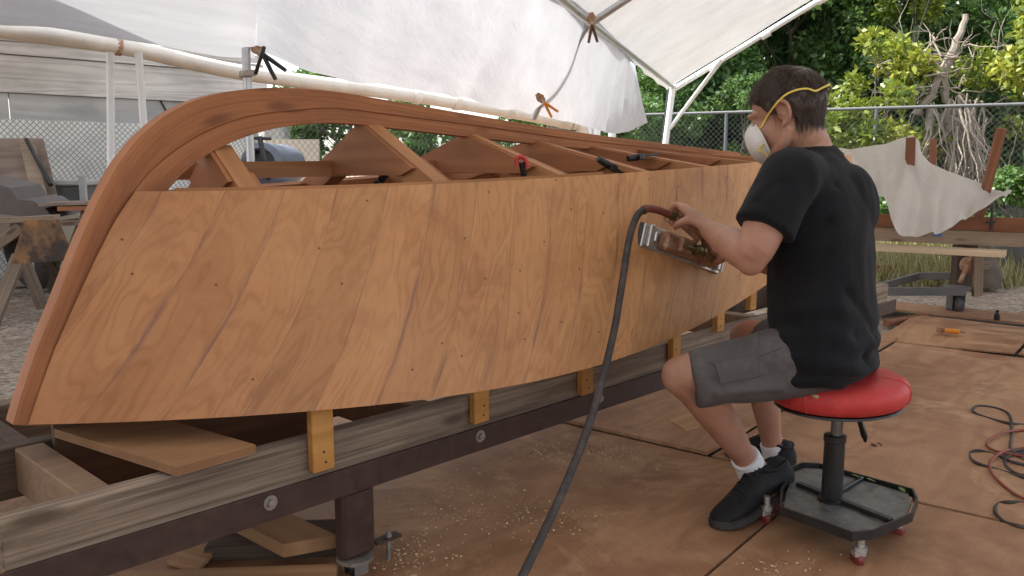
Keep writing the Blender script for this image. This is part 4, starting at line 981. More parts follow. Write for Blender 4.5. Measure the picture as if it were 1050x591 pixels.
tree('leafy_tree', (4.6, 22.5, 0), 9.5, 3.8, 13000, .26, 'leaf_dark', 'dark tree farthest back seen between the nearer crowns', 'tree', TG, 8, .05, 44)
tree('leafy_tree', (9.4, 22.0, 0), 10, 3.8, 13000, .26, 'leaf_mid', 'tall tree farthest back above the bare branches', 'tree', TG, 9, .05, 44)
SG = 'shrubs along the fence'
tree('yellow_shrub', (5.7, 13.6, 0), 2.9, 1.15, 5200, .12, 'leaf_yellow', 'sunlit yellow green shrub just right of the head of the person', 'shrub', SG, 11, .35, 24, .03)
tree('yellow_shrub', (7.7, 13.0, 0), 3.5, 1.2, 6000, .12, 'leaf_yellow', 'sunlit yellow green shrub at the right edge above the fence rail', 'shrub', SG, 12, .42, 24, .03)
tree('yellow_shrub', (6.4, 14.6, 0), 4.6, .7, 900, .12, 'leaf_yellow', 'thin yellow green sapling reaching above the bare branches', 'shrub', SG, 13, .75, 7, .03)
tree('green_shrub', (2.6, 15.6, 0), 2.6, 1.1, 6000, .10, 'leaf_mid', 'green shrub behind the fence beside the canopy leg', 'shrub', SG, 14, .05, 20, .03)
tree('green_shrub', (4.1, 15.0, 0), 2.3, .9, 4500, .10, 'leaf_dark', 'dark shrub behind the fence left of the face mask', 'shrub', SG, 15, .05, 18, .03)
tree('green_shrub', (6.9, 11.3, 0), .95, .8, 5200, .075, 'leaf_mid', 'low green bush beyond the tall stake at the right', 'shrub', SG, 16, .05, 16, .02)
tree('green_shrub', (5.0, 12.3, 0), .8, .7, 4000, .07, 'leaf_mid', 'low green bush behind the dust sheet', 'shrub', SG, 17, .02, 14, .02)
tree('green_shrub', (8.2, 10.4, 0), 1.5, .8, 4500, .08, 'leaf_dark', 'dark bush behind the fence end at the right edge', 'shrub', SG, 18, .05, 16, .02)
# behind the left fence
LG = 'shrubs behind the left fence'
for i, (s, o, h, r, lab) in enumerate(((3.7, -.9, 2.3, .9, 'bright green shrub behind the beige board and the bow frames'), (5.4, -.9, 2.1, .95, 'green shrub under the sagging pipe behind the boat'), (7.0, -.8, 2.0, .9, 'green shrub below the pipe near its elbow'), (8.6, -.5, 2.0, .8, 'green shrub behind the white plastic posts'))):
    tree('green_shrub', tuple(wl(s, 0, o)), h, r, 5200, .10, 'leaf_mid', lab, 'shrub', LG, 30 + i, .05, 20, .03)
# bare tangled branches
bt = thing('bare_branches', 'bare pale tangled branches and roots behind the fence at the right', 'dead bush', (7.4, 13.4, 0))
rng = np.random.default_rng(77); m = MB(); Yb = 13.2
fork = at(985, 62, Yb)
main = limb(m, at(940, 205, Yb), at(955, 110, Yb), .05, .06, rng, .05); limb(m, at(940, 118, Yb), at(975, 58, Yb), .055, .075, rng, .12); limb(m, at(975, 60, Yb), at(990, 15, Yb), .07, .04, rng, .1)
limb(m, at(973, 130, Yb), at(968, 75, Yb), .05, .06, rng, .12); limb(m, at(974, 205, Yb), at(973, 128, Yb), .04, .05, rng, .08); limb(m, at(932, 103, Yb), at(950, 80, Yb), .06, .05, rng, .1)
m.build('main_limbs', M['twig'], bt); m = MB()
for i in range(80):
    x0 = rng.normal(982, 14); y0 = rng.uniform(95, 130); x1 = x0 + rng.normal(8, 26); y1 = rng.uniform(175, 225); yy = Yb + rng.uniform(-.5, .5)
    limb(m, at(x0, y0, yy), at(x1, y1, yy + rng.normal(0, .3)), rng.uniform(.008, .02), .005, rng, .14, 6)
for i in range(34):
    x0 = rng.uniform(930, 1000); y0 = rng.uniform(40, 110); a = rng.uniform(0, 6.28); l = rng.uniform(25, 75); yy = Yb + rng.uniform(-.4, .4)
    limb(m, at(x0, y0, yy), at(x0 + l * math.cos(a), y0 - abs(l * math.sin(a)) * .6, yy + rng.normal(0, .4)), rng.uniform(.008, .018), .004, rng, .2, 7)
for i in range(40):
    x0 = rng.uniform(900, 1050); y0 = rng.uniform(40, 210); a = rng.uniform(0, 3.14); l = rng.uniform(20, 70); yy = Yb + rng.uniform(0, 1.2)
    limb(m, at(x0, y0, yy), at(x0 + l * math.cos(a), y0 - l * math.sin(a), yy), .009, .003, rng, .2, 6)
m.build('twigs', M['twig'], bt)
# dry grass and weeds
rng = np.random.default_rng(5)
n = 16000; px = rng.uniform(560, 1150, n); Yq = rng.uniform(6.9, 11.6, n) ; X = (px - 525) / FPX * Yq
keep = (Yq > 7.0 + 0.4 * np.sin(X * 3)) & (Yq < 14.2 - .57 * (X - 1.5)); X, Yq = X[keep], Yq[keep]; n = len(X)
h = rng.uniform(.06, .24, n) * (.5 + .5 * np.sin(X * 2.3 + Yq * 1.7) ** 2 + .2); w = .009
a = rng.uniform(0, 6.28, n); lx, ly = np.cos(a) * h * .5, np.sin(a) * h * .5; b = a + 1.57
v = np.zeros((n, 4, 3)); v[:, 0] = np.stack([X - np.cos(b) * w, Yq - np.sin(b) * w, -.03 + 0 * X], 1); v[:, 1] = np.stack([X + np.cos(b) * w, Yq + np.sin(b) * w, -.03 + 0 * X], 1)
v[:, 2] = np.stack([X + lx + np.cos(b) * w * .2, Yq + ly, h], 1); v[:, 3] = np.stack([X + lx - np.cos(b) * w * .2, Yq + ly, h], 1)
tag(leaf_object('grass', v.reshape(-1, 3), rng.uniform(0, 1, n), M['grass'], None, (0, 0, 0)), None, None, None, 'stuff')

# ================================================================== STOOL
C0 = at(859, 384, 2.20); seat_z = C0.z
sc_ = V((at(853, 505, 2.2).x, 2.2, 0))
sto = thing('mechanic_stool', 'rolling mechanic stool with a round red padded seat and black tool tray', 'stool', tuple(sc_))
def vinyl():
    t = NT('red_vinyl'); g = t.gr(); n = t.noise(g, 7, 6, .65); c = t.mix(t.mr(n, .35, .7), (.40, .028, .028), (.58, .055, .048))
    w = t.noise(t.map(g, (1, 1, 1), (3, 2, 1)), 16, 6, .75); c = t.mix(t.math('MULTIPLY', t.mr(w, .60, .72), .5), c, (.62, .22, .18))
    t.bump(t.noise(g, 60, 4, .6), .15, .002); return t.set(c, t.mr(n, .3, .7, .42, .62), 0, .35)
M['vinyl'] = vinyl()
tilt = V((-.05, 0, 1)).normalized()
sb = V((C0.x, 2.2, seat_z))
m = MB(); m.lathe(sb - tilt * .062, tilt, [(.09, -.012), (.148, -.011), (.166, -.004), (.175, .012), (.1765, .030), (.171, .046), (.154, .058), (.11, .064), (.05, .063), (.002, .061)], 56)
m.build('seat', M['vinyl'], sto)
m = MB(); m.lathe(sb - tilt * .082, tilt, [(.02, 0), (.155, .001), (.162, .004), (.160, .009), (.02, .0095)], 56); so = m.build('seat_base', M['black'], sto)
for a_ in (-.55, 1.9, 3.9):
    dr_ = V((math.cos(a_), math.sin(a_), 0)); dr_ = (dr_ - tilt * dr_.dot(tilt)).normalized()
    MB().tube([sb - tilt * .062 + dr_ * (r_ + .0006) + tilt * h_ for r_, h_ in ((.166, -.004), (.175, .012), (.1765, .030), (.171, .046), (.154, .058), (.11, .064))], .0022, 6).build('seat_seam', M['vinyl'], sto)
m = MB(); q = at(815, 403, 2.06); m.ell(V((sb.x - .105, sb.y - .135, seat_z - .022)), ((1, .75, 0), (-.75, 1, 0), (0, 0, 1)), (.004, .010, .005), 12, 8); m.build('seat_patch', M['strapyellow'] if False else plain('worn_foam', (.52, .40, .22), .8), sto)
zt = .088
m = MB(); m.tube([V((sc_.x + .006, 2.2, seat_z - .066)), V((sc_.x + .002, 2.2, .26))], .0155, 18); m.build('gas_rod', plain('worn_steel_rod', (.20, .19, .18), .35, .7, .3, 40), sto)
m = MB(); m.lathe(V((sc_.x, 2.2, zt + .004)), (0, 0, 1), [(.036, 0), (.036, .012), (.0275, .016), (.0265, .17), (.029, .172), (.029, .188), (.022, .190)], 28); m.build('column_sleeve', M['black'], sto)
m = MB(); a = V((sc_.x + .012, 2.19, seat_z - .075)); m.tube([a, a + V((.03, -.0, -.012)), a + V((.045, -.01, -.05)), a + V((.055, -.015, -.085)), a + V((.058, -.016, -.10))], [.006, .009, .017, .019, .008], 12, flat=.4); m.build('height_lever', M['black'], sto)
tp = [(799, 521), (800, 503), (811, 480), (822, 475.5), (840, 476.5), (937, 503), (941.5, 513), (936, 528), (895, 546), (874, 548)]
tp = [gnd(x, y, .105) for x, y in tp]
def tray_mat():
    t = NT('scratched_tray'); g = t.gr(); n = t.noise(g, 26, 7, .75); c = t.mix(t.mr(n, .35, .68), (.07, .07, .07), (.25, .245, .235)); t.bump(n, .1, .002); return t.set(c, t.mr(n, .3, .7, .32, .6), .4, .5)
M['tray'] = tray_mat()
cen_ = sum(tp, V((0, 0, 0))) / len(tp)
m = MB(); n = len(tp); inn = [p + (cen_ - p).normalized() * .006 for p in tp]
m.add([V((p.x, p.y, .098)) + (cen_ - p).normalized() * .01 for p in inn] + [V((p.x, p.y, .090)) + (cen_ - p).normalized() * .01 for p in inn], [tuple(range(n))[::-1], tuple(range(n, 2 * n))] + [(i, (i + 1) % n, n + (i + 1) % n, n + i) for i in range(n)]); trayo = m.build('tool_tray', M['tray'], sto)
m = MB()
vs = [V((p.x, p.y, .086)) for p in tp] + [V((p.x, p.y, .110)) for p in tp] + [V((p.x, p.y, .110)) for p in inn] + [V((p.x, p.y, .086)) for p in inn]
m.add(vs, [(k * n + i, k * n + (i + 1) % n, ((k + 1) % 4) * n + (i + 1) % n, ((k + 1) % 4) * n + i) for k in range(4) for i in range(n)]); m.build('tray_rim', M['black'], sto)
m = MB(); m.beam(gnd(818, 496, .104), gnd(914, 534, .104), .02, .012); m.build('cross_bar', M['black'], sto)
m = MB(); m.beam(gnd(862, 503, .104), gnd(884, 490, .104), .014, .010); m.build('cross_bar', M['black'], sto)
def caster(p, ang):
    o = None
    m = MB(); m.lathe(V((p.x, p.y, .048)), (0, 0, 1), [(.012, 0), (.016, .002), (.016, .012), (.009, .014), (.009, .041)], 14); o = m.build('caster', M['chrome'], sto)
    ax = V((math.cos(ang), math.sin(ang), 0)); t_ = V((-ax.y, ax.x, 0)); c = p + t_ * .012
    m = MB()
    m.obox(V((c.x, c.y, .040)) - t_ * .004, (ax, t_, (0, 0, 1)), (.030, .026, .017), .003); m.build('fork', M['chrome'], o)
    m = MB(); m.lathe(V((c.x, c.y, .0225)) - ax * .010, ax, [(.006, 0), (.019, .001), (.0222, .004), (.0222, .016), (.019, .019), (.006, .02)], 24); m.build('wheel', M['wheelred'], o)
caster(gnd(881, 584), .1); caster(gnd(784, 545) + V((.012, .03, 0)), .5); caster(gnd(922, 553), .8); caster(gnd(835, 508), .3); caster(gnd(802, 526), 1.2)
for (x, y, lab) in ((878, 489, 'small green leaf in the stool tray nearest the column'), (893, 493, 'small green leaf in the middle of the tray edge'), (925, 503, 'larger green leaf at the right corner of the stool tray')):
    c = gnd(x, y, .112); m = MB(); a = random.uniform(0, 3); u = V((math.cos(a), math.sin(a), .3)).normalized(); w = V((-u.y, u.x, .1))
    P = [[c + u * (.026 * i / 6 - .013) + w * (.009 * math.sin(math.pi * (i + .15) / 6.3) * j) + V((0, 0, .003 * abs(j))) for j in (-1, 0, 1)] for i in range(7)]
    m.grid(P, None, True, .0006); one('fallen_leaf', m, M['greenleaf'], lab, 'leaf', None, 'green leaves in the stool tray')

# ================================================================== SANDER AND AIR HOSE
def hull_at(px, py):
    best = (1e9, None)
    for u in np.linspace(.3, .9, 61):
        for v in np.linspace(.2, 1, 33):
            P = L(*hull_pt(u, v)); x, y = projx(P); e = (x - px) ** 2 + (y - py) ** 2
            if e < best[0]: best = (e, P)
    return best[1]
HA = hull_at(656, 243); HB = hull_at(732, 270)
sx = (HB - HA).normalized(); sn_ = bn - sx * bn.dot(sx); sn_ = (sn_ + V((0, 0, -.02))).normalized(); sy = sn_.cross(sx); 
if sy.z < 0: sy = -sy
HC = (HA + HB) / 2 + sn_ * .006; SL = (HB - HA).length
def SP(a, b, c): return HC + sx * a + sy * b + sn_ * c           # along, up the hull, out of the hull
san = thing('air_sander', 'rust brown long straight line air sander pressed on the hull planking', 'sander', tuple(HC))
m = MB(); m.obox(SP(0, 0, .008), (sx, sy, sn_), (SL + .03, .07, .012), .003); m.build('sanding_pad', plain('sander_pad', (.08, .07, .065), .7, 0, .2, 30), san)
m = MB(); m.obox(SP(0, 0, .018), (sx, sy, sn_), (SL + .02, .068, .007), .002); pl_ = m.build('base_plate', M['chrome'], san)
for sg in (-1, 1):
    m = MB(); m.obox(SP(sg * (SL / 2 - .012), .004, .030), (sx, sy, sn_), (.018, .062, .016), .004); m.obox(SP(sg * (SL / 2 - .030), .004, .030), (sx, sy, sn_), (.012, .03, .014), .003); o = m.build('paper_clamp', M['chrome'], san)
    m = MB(); m.tube([SP(sg * (SL / 2 - .002), -.03, .036), SP(sg * (SL / 2 - .002), .03, .036)], .0055, 10); m.build('clamp_bar', M['chrome'], o)
m = MB(); m.obox(SP(.0, 0, .042), (sx, sy, sn_), (SL - .095, .052, .038), .008); m.obox(SP(-.045, .0, .068), (sx, sy, sn_), (.055, .046, .02), .008); m.obox(SP(.045, 0, .066), (sx, sy, sn_), (.06, .044, .014), .006); body_ = m.build('motor_housing', M['rusty'], san)
m = MB(); a = SP(-.045, -.002, .080); m.tube([a + sx * -.012, a + sx * .03], .008, 14); m.lathe(a + sx * .028, sx, [(.0075, 0), (.015, .001), (.016, .004), (.016, .02), (.013, .022), (.013, .026), (.016, .027), (.016, .036), (.01, .038)], 18); m.build('exhaust_valve', M['brass'], san)
h0 = at(693, 223, HC.y - .085); h1 = at(722, 240, HC.y - .080)
m = MB(); m.tube([SP(.075, .01, .05), h1, h1.lerp(h0, .5) + sn_ * .003, h0], [.013, .015, .016, .014], 14); m.tube([SP(-.02, .012, .06), SP(-.022, .03, .09), h0], [.012, .012, .013], 12); m.build('handle', M['rusty'], san)
f0 = h0; f1 = at(685, 219.5, h0.y - .02); f2 = at(664, 214, h0.y - .05)
hd = (f1 - f0).normalized()
hose = thing('air_hose', 'grey black rubber air hose hanging from the sander to the floor', 'hose', tuple(gnd(540, 591, 0)))
m = MB(); ln = (f1 - f0).length
prof = [(.011, 0)]
for k in range(5): prof += [(.0125, ln * (k + .15) / 5), (.0125, ln * (k + .55) / 5), (.009, ln * (k + .6) / 5), (.009, ln * (k + .95) / 5)]
m.lathe(f0, hd, prof, 16, False); m.build('coupling', M['brass'], hose)
m = MB(); m.tube(smooth_curve([f1 - hd * .004, f1.lerp(f2, .5) + V((0, 0, .003)), f2, at(659.5, 216, f2.y - .01)], 10), [.0105] * 3 + [.011] * 5 + [.0125] * 3, 14); m.build('bend_relief', M['hosefit'], hose)
hp = [(660, 215, 0), (653, 222, .02), (645.5, 244, .05), (638, 290, .12), (630.5, 335, .2), (620, 380, .28), (604, 435, .38), (583, 490, .48), (558, 545, .58), (537, 588, .66), (512, 640, .74), (470, 700, .8)]
m = MB(); m.tube(smooth_curve([at(x, y, f2.y - .01 - d) for x, y, d in hp], 90), .0098, 14); m.build('hose_line', M['rubber'], hose)

# ================================================================== PERSON
from mathutils.bvhtree import BVHTree
def remesh(mb, name, voxel, smooth=2, fac=.5, disp=None):
    me = bpy.data.meshes.new(name + '_raw'); me.from_pydata([tuple(v) for v in mb.v], [], mb.f)
    bm = bmesh.new(); bm.from_mesh(me); bmesh.ops.recalc_face_normals(bm, faces=bm.faces); bm.to_mesh(me); bm.free()
    o = bpy.data.objects.new(name + '_raw', me); COL.objects.link(o)
    r = o.modifiers.new('r', 'REMESH'); r.mode = 'VOXEL'; r.voxel_size = voxel; r.use_smooth_shade = True
    s = o.modifiers.new('s', 'SMOOTH'); s.factor = fac; s.iterations = smooth
    dg = bpy.context.evaluated_depsgraph_get(); ev = o.evaluated_get(dg); out = bpy.data.meshes.new_from_object(ev)
    bpy.data.objects.remove(o); bpy.data.meshes.remove(me)
    if disp:
        N = len(out.vertices); co = np.empty(N * 3, dtype=np.float32); out.vertices.foreach_get('co', co); nr = np.empty(N * 3, dtype=np.float32)
        out.vertex_normals.foreach_get('vector', nr) if hasattr(out, 'vertex_normals') else None
        co = co.reshape(-1, 3); nr = nr.reshape(-1, 3)
        d = np.array([disp(V(c), V(k)) for c, k in zip(co, nr)], dtype=np.float32); co = co + nr * d[:, None]
        out.vertices.foreach_set('co', co.ravel()); out.update()
    return out
def from_mesh(me, name, mat, parent):
    o0 = WLOC[parent.name]; me.transform(Matrix.Translation(-o0)); me.name = name; me.materials.clear(); me.materials.append(mat)
    a = me.attributes.new('gr', 'FLOAT_VECTOR', 'POINT'); co = np.empty(len(me.vertices) * 3, dtype=np.float32); me.vertices.foreach_get('co', co); a.data.foreach_set('vector', co)
    me.polygons.foreach_set('use_smooth', [True] * len(me.polygons))
    o = bpy.data.objects.new(name, me); COL.objects.link(o); o.parent = parent; WLOC[o.name] = o0; return o
def skin_mat():
    t = NT('skin'); g = t.gr(); n = t.noise(g, 11, 5, .6); c = t.mix(t.mr(n, .3, .7), (.33, .165, .105), (.47, .255, .175))
    r = t.noise(t.map(g, (1, 1, 1), (5, 5, 5)), 4, 3, .5); c = t.mix(t.math('MULTIPLY', t.mr(r, .5, .7), .45), c, (.42, .17, .115))
    f = t.noise(g, 120, 3, .6); c = t.mix(t.math('MULTIPLY', t.mr(f, .62, .75), .25), c, (.22, .10, .065))
    t.bump(t.noise(g, 170, 4, .6), .12, .0015); m_ = t.set(c, t.mr(n, .3, .7, .42, .56), 0, .4)
    t.b.inputs['Subsurface Weight'].default_value = .08; t.b.inputs['Subsurface Radius'].default_value = (.01, .004, .002); t.b.inputs['Subsurface Scale'].default_value = .6
    return m_
M['skin'] = skin_mat()
def cloth(name, a, b, weave=700, rough=.85, fade=None):
    t = NT(name); g = t.gr(); n = t.noise(g, 6, 5, .6); c = t.mix(t.mr(n, .3, .72), a, b)
    if fade: k = t.noise(g, 14, 6, .7); c = t.mix(t.math('MULTIPLY', t.mr(k, .52, .72), .5), c, fade)
    cr = t.noise(t.map(g, (1, 1, .6)), 22, 4, .6, .8); fi = t.noise(g, weave, 2, .5)
    t.bump(t.math('ADD', t.math('MULTIPLY', cr, .8), t.math('MULTIPLY', fi, .2)), .45, .006)
    m_ = t.set(c, rough, 0, .2); t.b.inputs['Sheen Weight'].default_value = .04; return m_
M['shirt'] = cloth('black_cotton', (.006, .006, .0075), (.011, .011, .0135), 600, .9, (.016, .0155, .017))
M['shorts'] = cloth('grey_denim', (.068, .061, .060), (.118, .107, .104), 500, .9, (.17, .155, .148))
M['hair'] = plain('brown_hair', (.048, .027, .017), .42, 0, .35, 40, .5)
M['shoe'] = plain('black_suede', (.014, .013, .014), .75, 0, .4, 30, .3, .3, (.03, .028, .026))
M['sole'] = plain('black_rubber_sole', (.04, .036, .034), .75, 0, .35, 30, .3, .2, (.13, .105, .08))

g_ = V((-.862, .507, 0)); lft = V((-.507, -.862, 0))                # facing, and the left hand side
per = thing('person', 'person in black t-shirt, grey shorts and dust mask, sanding the hull from the stool', 'person', tuple(V((.86, 2.25, 0))))
TCn = lambda x, y, Y: at(x, y, Y)
TP = [  # torso rings: centre (px, py, Y), half width, half depth, forward tilt
 ((849, 383), 2.20, .180, .108), ((847, 373), 2.20, .218, .125), ((845, 350), 2.205, .216, .128), ((844, 318), 2.22, .192, .129), ((842, 285), 2.235, .184, .130), ((841, 250), 2.25, .190, .130),
 ((840, 220), 2.265, .194, .127), ((836, 195), 2.28, .193, .115), ((832, 176), 2.29, .175, .098), ((830, 164), 2.295, .125, .083), ((829, 156), 2.30, .088, .072), ((828, 151), 2.30, .070, .064)]
def torso_rings(scale=1.0, n=40, rings=TP, dz=0):
    P = []
    for (c, Y, a, b) in rings:
        c3 = TCn(*c, Y); up = V((-.10, .06, 1)).normalized(); f = (g_ - up * g_.dot(up)).normalized(); l = up.cross(f)
        r = []
        for k in range(n):
            t = 2 * math.pi * k / n; ca, sa = math.cos(t), math.sin(t); e = .88
            r.append(c3 + l * (a * scale * math.copysign(abs(ca) ** e, ca)) + f * (b * scale * math.copysign(abs(sa) ** e, sa)))
        P.append(r)
    return P
def loft(mb, P):
    n = len(P[0]); vs = [p for r in P for p in r]; m = len(P)
    fs = [(i * n + k, i * n + (k + 1) % n, (i + 1) * n + (k + 1) % n, (i + 1) * n + k) for i in range(m - 1) for k in range(n)]
    fs += [tuple(range(n))[::-1], tuple((m - 1) * n + k for k in range(n))]; mb.add(vs, fs, None, True); return mb
def chain(mb, pts, rad, n=16, sub=6, flat=1.0, endcap=True):
    k = (len(pts) - 1) * sub; P = smooth_curve(pts, k); xs = np.linspace(0, len(pts) - 1, k + 1); rr = [float(np.interp(x, range(len(pts)), rad)) for x in xs]
    mb.tube(P, rr, n, True, flat=flat); mb.ell(P[0], ((1, 0, 0), (0, 1, 0), (0, 0, 1)), (rr[0],) * 3, 12, 8); 
    if endcap: mb.ell(P[-1], ((1, 0, 0), (0, 1, 0), (0, 0, 1)), (rr[-1],) * 3, 12, 8)
    return mb

# joints
shL = at(806, 187, 2.115); elL = at(770, 262, 2.05)
Yh = h0.y - .02; h0_, h1_ = at(694, 222, Yh), at(722, 238, Yh)
kn_ax = (h1_ - h0_).normalized()
palmc = at(709, 219, Yh - .022); wrL = at(727, 236, Yh - .085)
shR = TCn(836, 190, 2.28) - lft * .165; hR0, hR1 = SP(.085, .01, .05), SP(.13, .0, .05)
palmR = SP(.095, .012, .075); wrR = palmR + V((.075, -.02, .0)); elR = at(800, 268, 2.36)
hipL = at(832, 369, 2.12); knL = at(701, 385, 2.15); anL = at(769, 476, 2.335)
hipR = at(852, 362, 2.30); knR = at(766, 346, 2.62); anR = at(794, 462, 2.66)
HC_ = at(806.5, 116, 2.30)
hf = V((-.80, .56, -.26)).normalized(); hl = V((0, 0, 1)).cross(hf).normalized(); hu = hf.cross(hl)   # face, left (towards the camera), crown
def HP(f, l, u): return HC_ + hf * f + hl * l + hu * u
B = MB()
loft(B, torso_rings(.80))
# left arm
def arm(sh, el, wr, r0=.052):
    ua = el - sh; fa = wr - el
    chain(B, [sh, sh + ua * .3, sh + ua * .6, el - ua * .04, el + fa * .2, el + fa * .45, el + fa * .75, wr], [r0 + .006, r0 + .004, r0, .045, .0455, .043, .034, .027], 18)
arm(shL, elL, wrL); arm(shR, elR, wrR)
B.ell(elL + V((0, 0, -.012)), ((1, 0, 0), (0, 1, 0), (0, 0, 1)), (.036, .036, .038), 14, 10)
def hand(wr, palm, axis, out, knuck_up, s=1.0):
    # palm slab from wrist to knuckles, four bent fingers over the grip, thumb from the side of the palm
    d = (palm - wr).normalized(); ax = axis.normalized()
    k0 = palm + d * .012
    for k in range(4):
        o = (k - 1.5) * .0195; base = palm + ax * o + knuck_up * (.006 - .004 * abs(k - 1.3))
        B.tube([wr + ax * (o * .45), wr.lerp(base, .5) + ax * (o * .1), base], [.017, .0145, .0125], 12)
        B.ell(base, ((1, 0, 0), (0, 1, 0), (0, 0, 1)), (.0122, .0122, .0122), 12, 8)
        ln = (.040, .046, .043, .033)[k] * s
        p1 = base - out * (ln * .85) + knuck_up * (ln * .25); p2 = p1 - out * (ln * .35) - knuck_up * (ln * .75); p3 = p2 + out * (ln * .40) - knuck_up * (ln * .45)
        B.tube(smooth_curve([base, p1, p2, p3], 15), [lerp(.0108, .0075, i / 15) for i in range(16)], 12)
        B.ell(p1, ((1, 0, 0), (0, 1, 0), (0, 0, 1)), (.0098,) * 3, 10, 8); B.ell(p3, ((1, 0, 0), (0, 1, 0), (0, 0, 1)), (.0077,) * 3, 10, 8)
    B.ell(wr.lerp(palm, .62), (ax, d, ax.cross(d)), (.038, .046, .016), 16, 10)
    tb = wr.lerp(palm, .45) - ax * .026 - knuck_up * .008; t1 = tb - ax * .010 + d * .010 - knuck_up * .016; t2 = t1 + ax * .006 - out * .026 - knuck_up * .010; t3 = t2 + ax * .014 - out * .020 + knuck_up * .002
    B.tube(smooth_curve([wr.lerp(palm, .2) - ax * .012, tb, t1, t2, t3], 16), [lerp(.0165, .0085, (i / 16) ** .7) for i in range(17)], 12); B.ell(t3, ((1, 0, 0), (0, 1, 0), (0, 0, 1)), (.0087,) * 3, 10, 8)
upv = (V((0, 0, 1)) - kn_ax * kn_ax.z).normalized()
hand(wrL, palmc, kn_ax, sn_, upv)
hand(wrR, palmR, sx, sn_, sy)
# legs
def legs(hip, kn, an, calf):
    th = kn - hip; s = an - kn
    chain(B, [hip, hip + th * .4, hip + th * .8, kn, kn + s * .15 + calf * .006, kn + s * .34 + calf * .020, kn + s * .6 + calf * .012, kn + s * .85, an], [.085, .075, .058, .050, .049, .052, .044, .034, .033], 20)
    B.ell(kn + th.normalized() * .012, ((1, 0, 0), (0, 1, 0), (0, 0, 1)), (.046, .046, .05), 14, 10)
legs(hipL, knL, anL, V((.75, .3, -.35))); legs(hipR, knR, anR, V((.6, -.3, 0)))
for an, hl_, to_ in ((anL, at(812, 501, 2.37), gnd(734, 545, .006)), (anR, V((anR.x + .045, anR.y - .045, .006)), V((anR.x - .10, anR.y + .17, .006)))):
    q0 = hl_.lerp(to_, .25) + V((0, 0, .045)); chain(B, [an, an.lerp(q0, .6), q0, hl_.lerp(to_, .6) + V((0, 0, .032)), hl_.lerp(to_, .8) + V((0, 0, .025))], [.033, .032, .028, .022, .016], 14)
# neck and head
nb = TCn(831, 166, 2.30)
chain(B, [nb, nb.lerp(HC_, .4) + V((.012, 0, 0)), HP(-.022, 0, -.055), HP(-.01, 0, -.01)], [.066, .060, .058, .06], 20)
B.ell(HP(-.012, 0, .028), (hf, hl, hu), (.096, .074, .084), 28, 18)           # skull
B.ell(HP(.028, 0, -.040), (hf, hl, hu), (.060, .061, .070), 24, 16)          # face
B.ell(HP(.040, 0, -.088), (hf, hl, hu), (.040, .044, .026), 20, 12)          # jaw
B.ell(HP(.074, 0, -.100), (hf, hl, hu), (.017, .020, .016), 16, 10)          # chin
for sg in (-1, 1):
    chain(B, [HP(-.012, .060 * sg, -.050), HP(.010, .056 * sg, -.082), HP(.055, .030 * sg, -.100)], [.016, .015, .015], 12, 5)
    B.ell(HP(.062, .040 * sg, -.040), (hf, hl, hu), (.018, .017, .018), 14, 10)   # cheekbone
    B.ell(HP(.078, .030 * sg, .012), (hf, hl, hu), (.016, .026, .008), 14, 10)    # brow ridge
    B.ell(HP(.074, .030 * sg, -.010), (hf, hl, hu), (.013, .013, .012), 14, 10)   # eyeball under the lid
    # ear: rim, lobe, shell
    rim = [HP(-.006, .070 * sg, -.018), HP(-.002, .079 * sg, .008), HP(-.014, .086 * sg, .022), HP(-.030, .090 * sg, .014), HP(-.034, .088 * sg, -.008), HP(-.024, .083 * sg, -.030), HP(-.010, .076 * sg, -.038)]
    chain(B, rim, [.0055, .0055, .006, .0062, .0058, .006, .0068], 10, 5)
    B.ell(HP(-.018, .074 * sg, -.008), (hf, hl, hu), (.018, .010, .026), 14, 10); B.ell(HP(-.004, .074 * sg, -.014), (hf, hl, hu), (.006, .007, .008), 10, 8)
chain(B, [HP(.086, 0, .006), HP(.098, 0, -.022), HP(.110, 0, -.044)], [.009, .011, .014], 12, 5)      # nose
for sg in (-1, 1): B.ell(HP(.097, .012 * sg, -.048), (hf, hl, hu), (.011, .010, .009), 12, 8)
B.ell(HP(.082, 0, -.068), (hf, hl, hu), (.012, .024, .006), 14, 8); B.ell(HP(.080, 0, -.078), (hf, hl, hu), (.012, .021, .006), 14, 8)   # lips
body = from_mesh(remesh(B, 'body', .0042, 3, .5), 'body', M['skin'], per)

# t-shirt
T = MB(); loft(T, torso_rings(1.0))
def sleeve(sh, el, ln, r, c2=None):
    a = el - sh; d = a.normalized(); inn = TCn(838, 185, 2.285)
    chain(T, [sh.lerp(inn, .55), sh.lerp(inn, .12) + V((0, 0, .006)), sh + a * (ln * .45) , sh + a * ln], [.076, .076, r, r + .004], 24, 6, 1.0, False)
sleeve(shL, elL, .66, .071); sleeve(shR, elR, .66, .068)
T.ell(shL.lerp(TCn(836, 185, 2.285), .35) + V((.0, 0, .012)), ((1, 0, 0), (0, 1, 0), (0, 0, 1)), (.075, .075, .07), 18, 12)
T.ell(TCn(866, 215, 2.27), (g_, lft, (0, 0, 1)), (.085, .13, .12), 18, 12)     # shoulder blades, rounded back
FOLD = []
def fold(a, b, depth, wid): FOLD.append((V(a), V(b), depth, wid))
fold(at(806, 232, 2.08), at(858, 190, 2.12), -.006, .016); fold(at(804, 250, 2.09), at(850, 228, 2.08), -.007, .014); fold(at(795, 300, 2.1), at(850, 262, 2.06), -.005, .014)
fold(at(800, 345, 2.08), at(862, 372, 2.05), .009, .018); fold(at(796, 330, 2.08), at(872, 345, 2.05), -.008, .015); fold(at(812, 365, 2.06), at(886, 366, 2.06), -.008, .012); fold(at(790, 318, 2.1), at(860, 318, 2.05), .006, .02); fold(at(850, 378, 2.04), at(900, 350, 2.1), .007, .016)
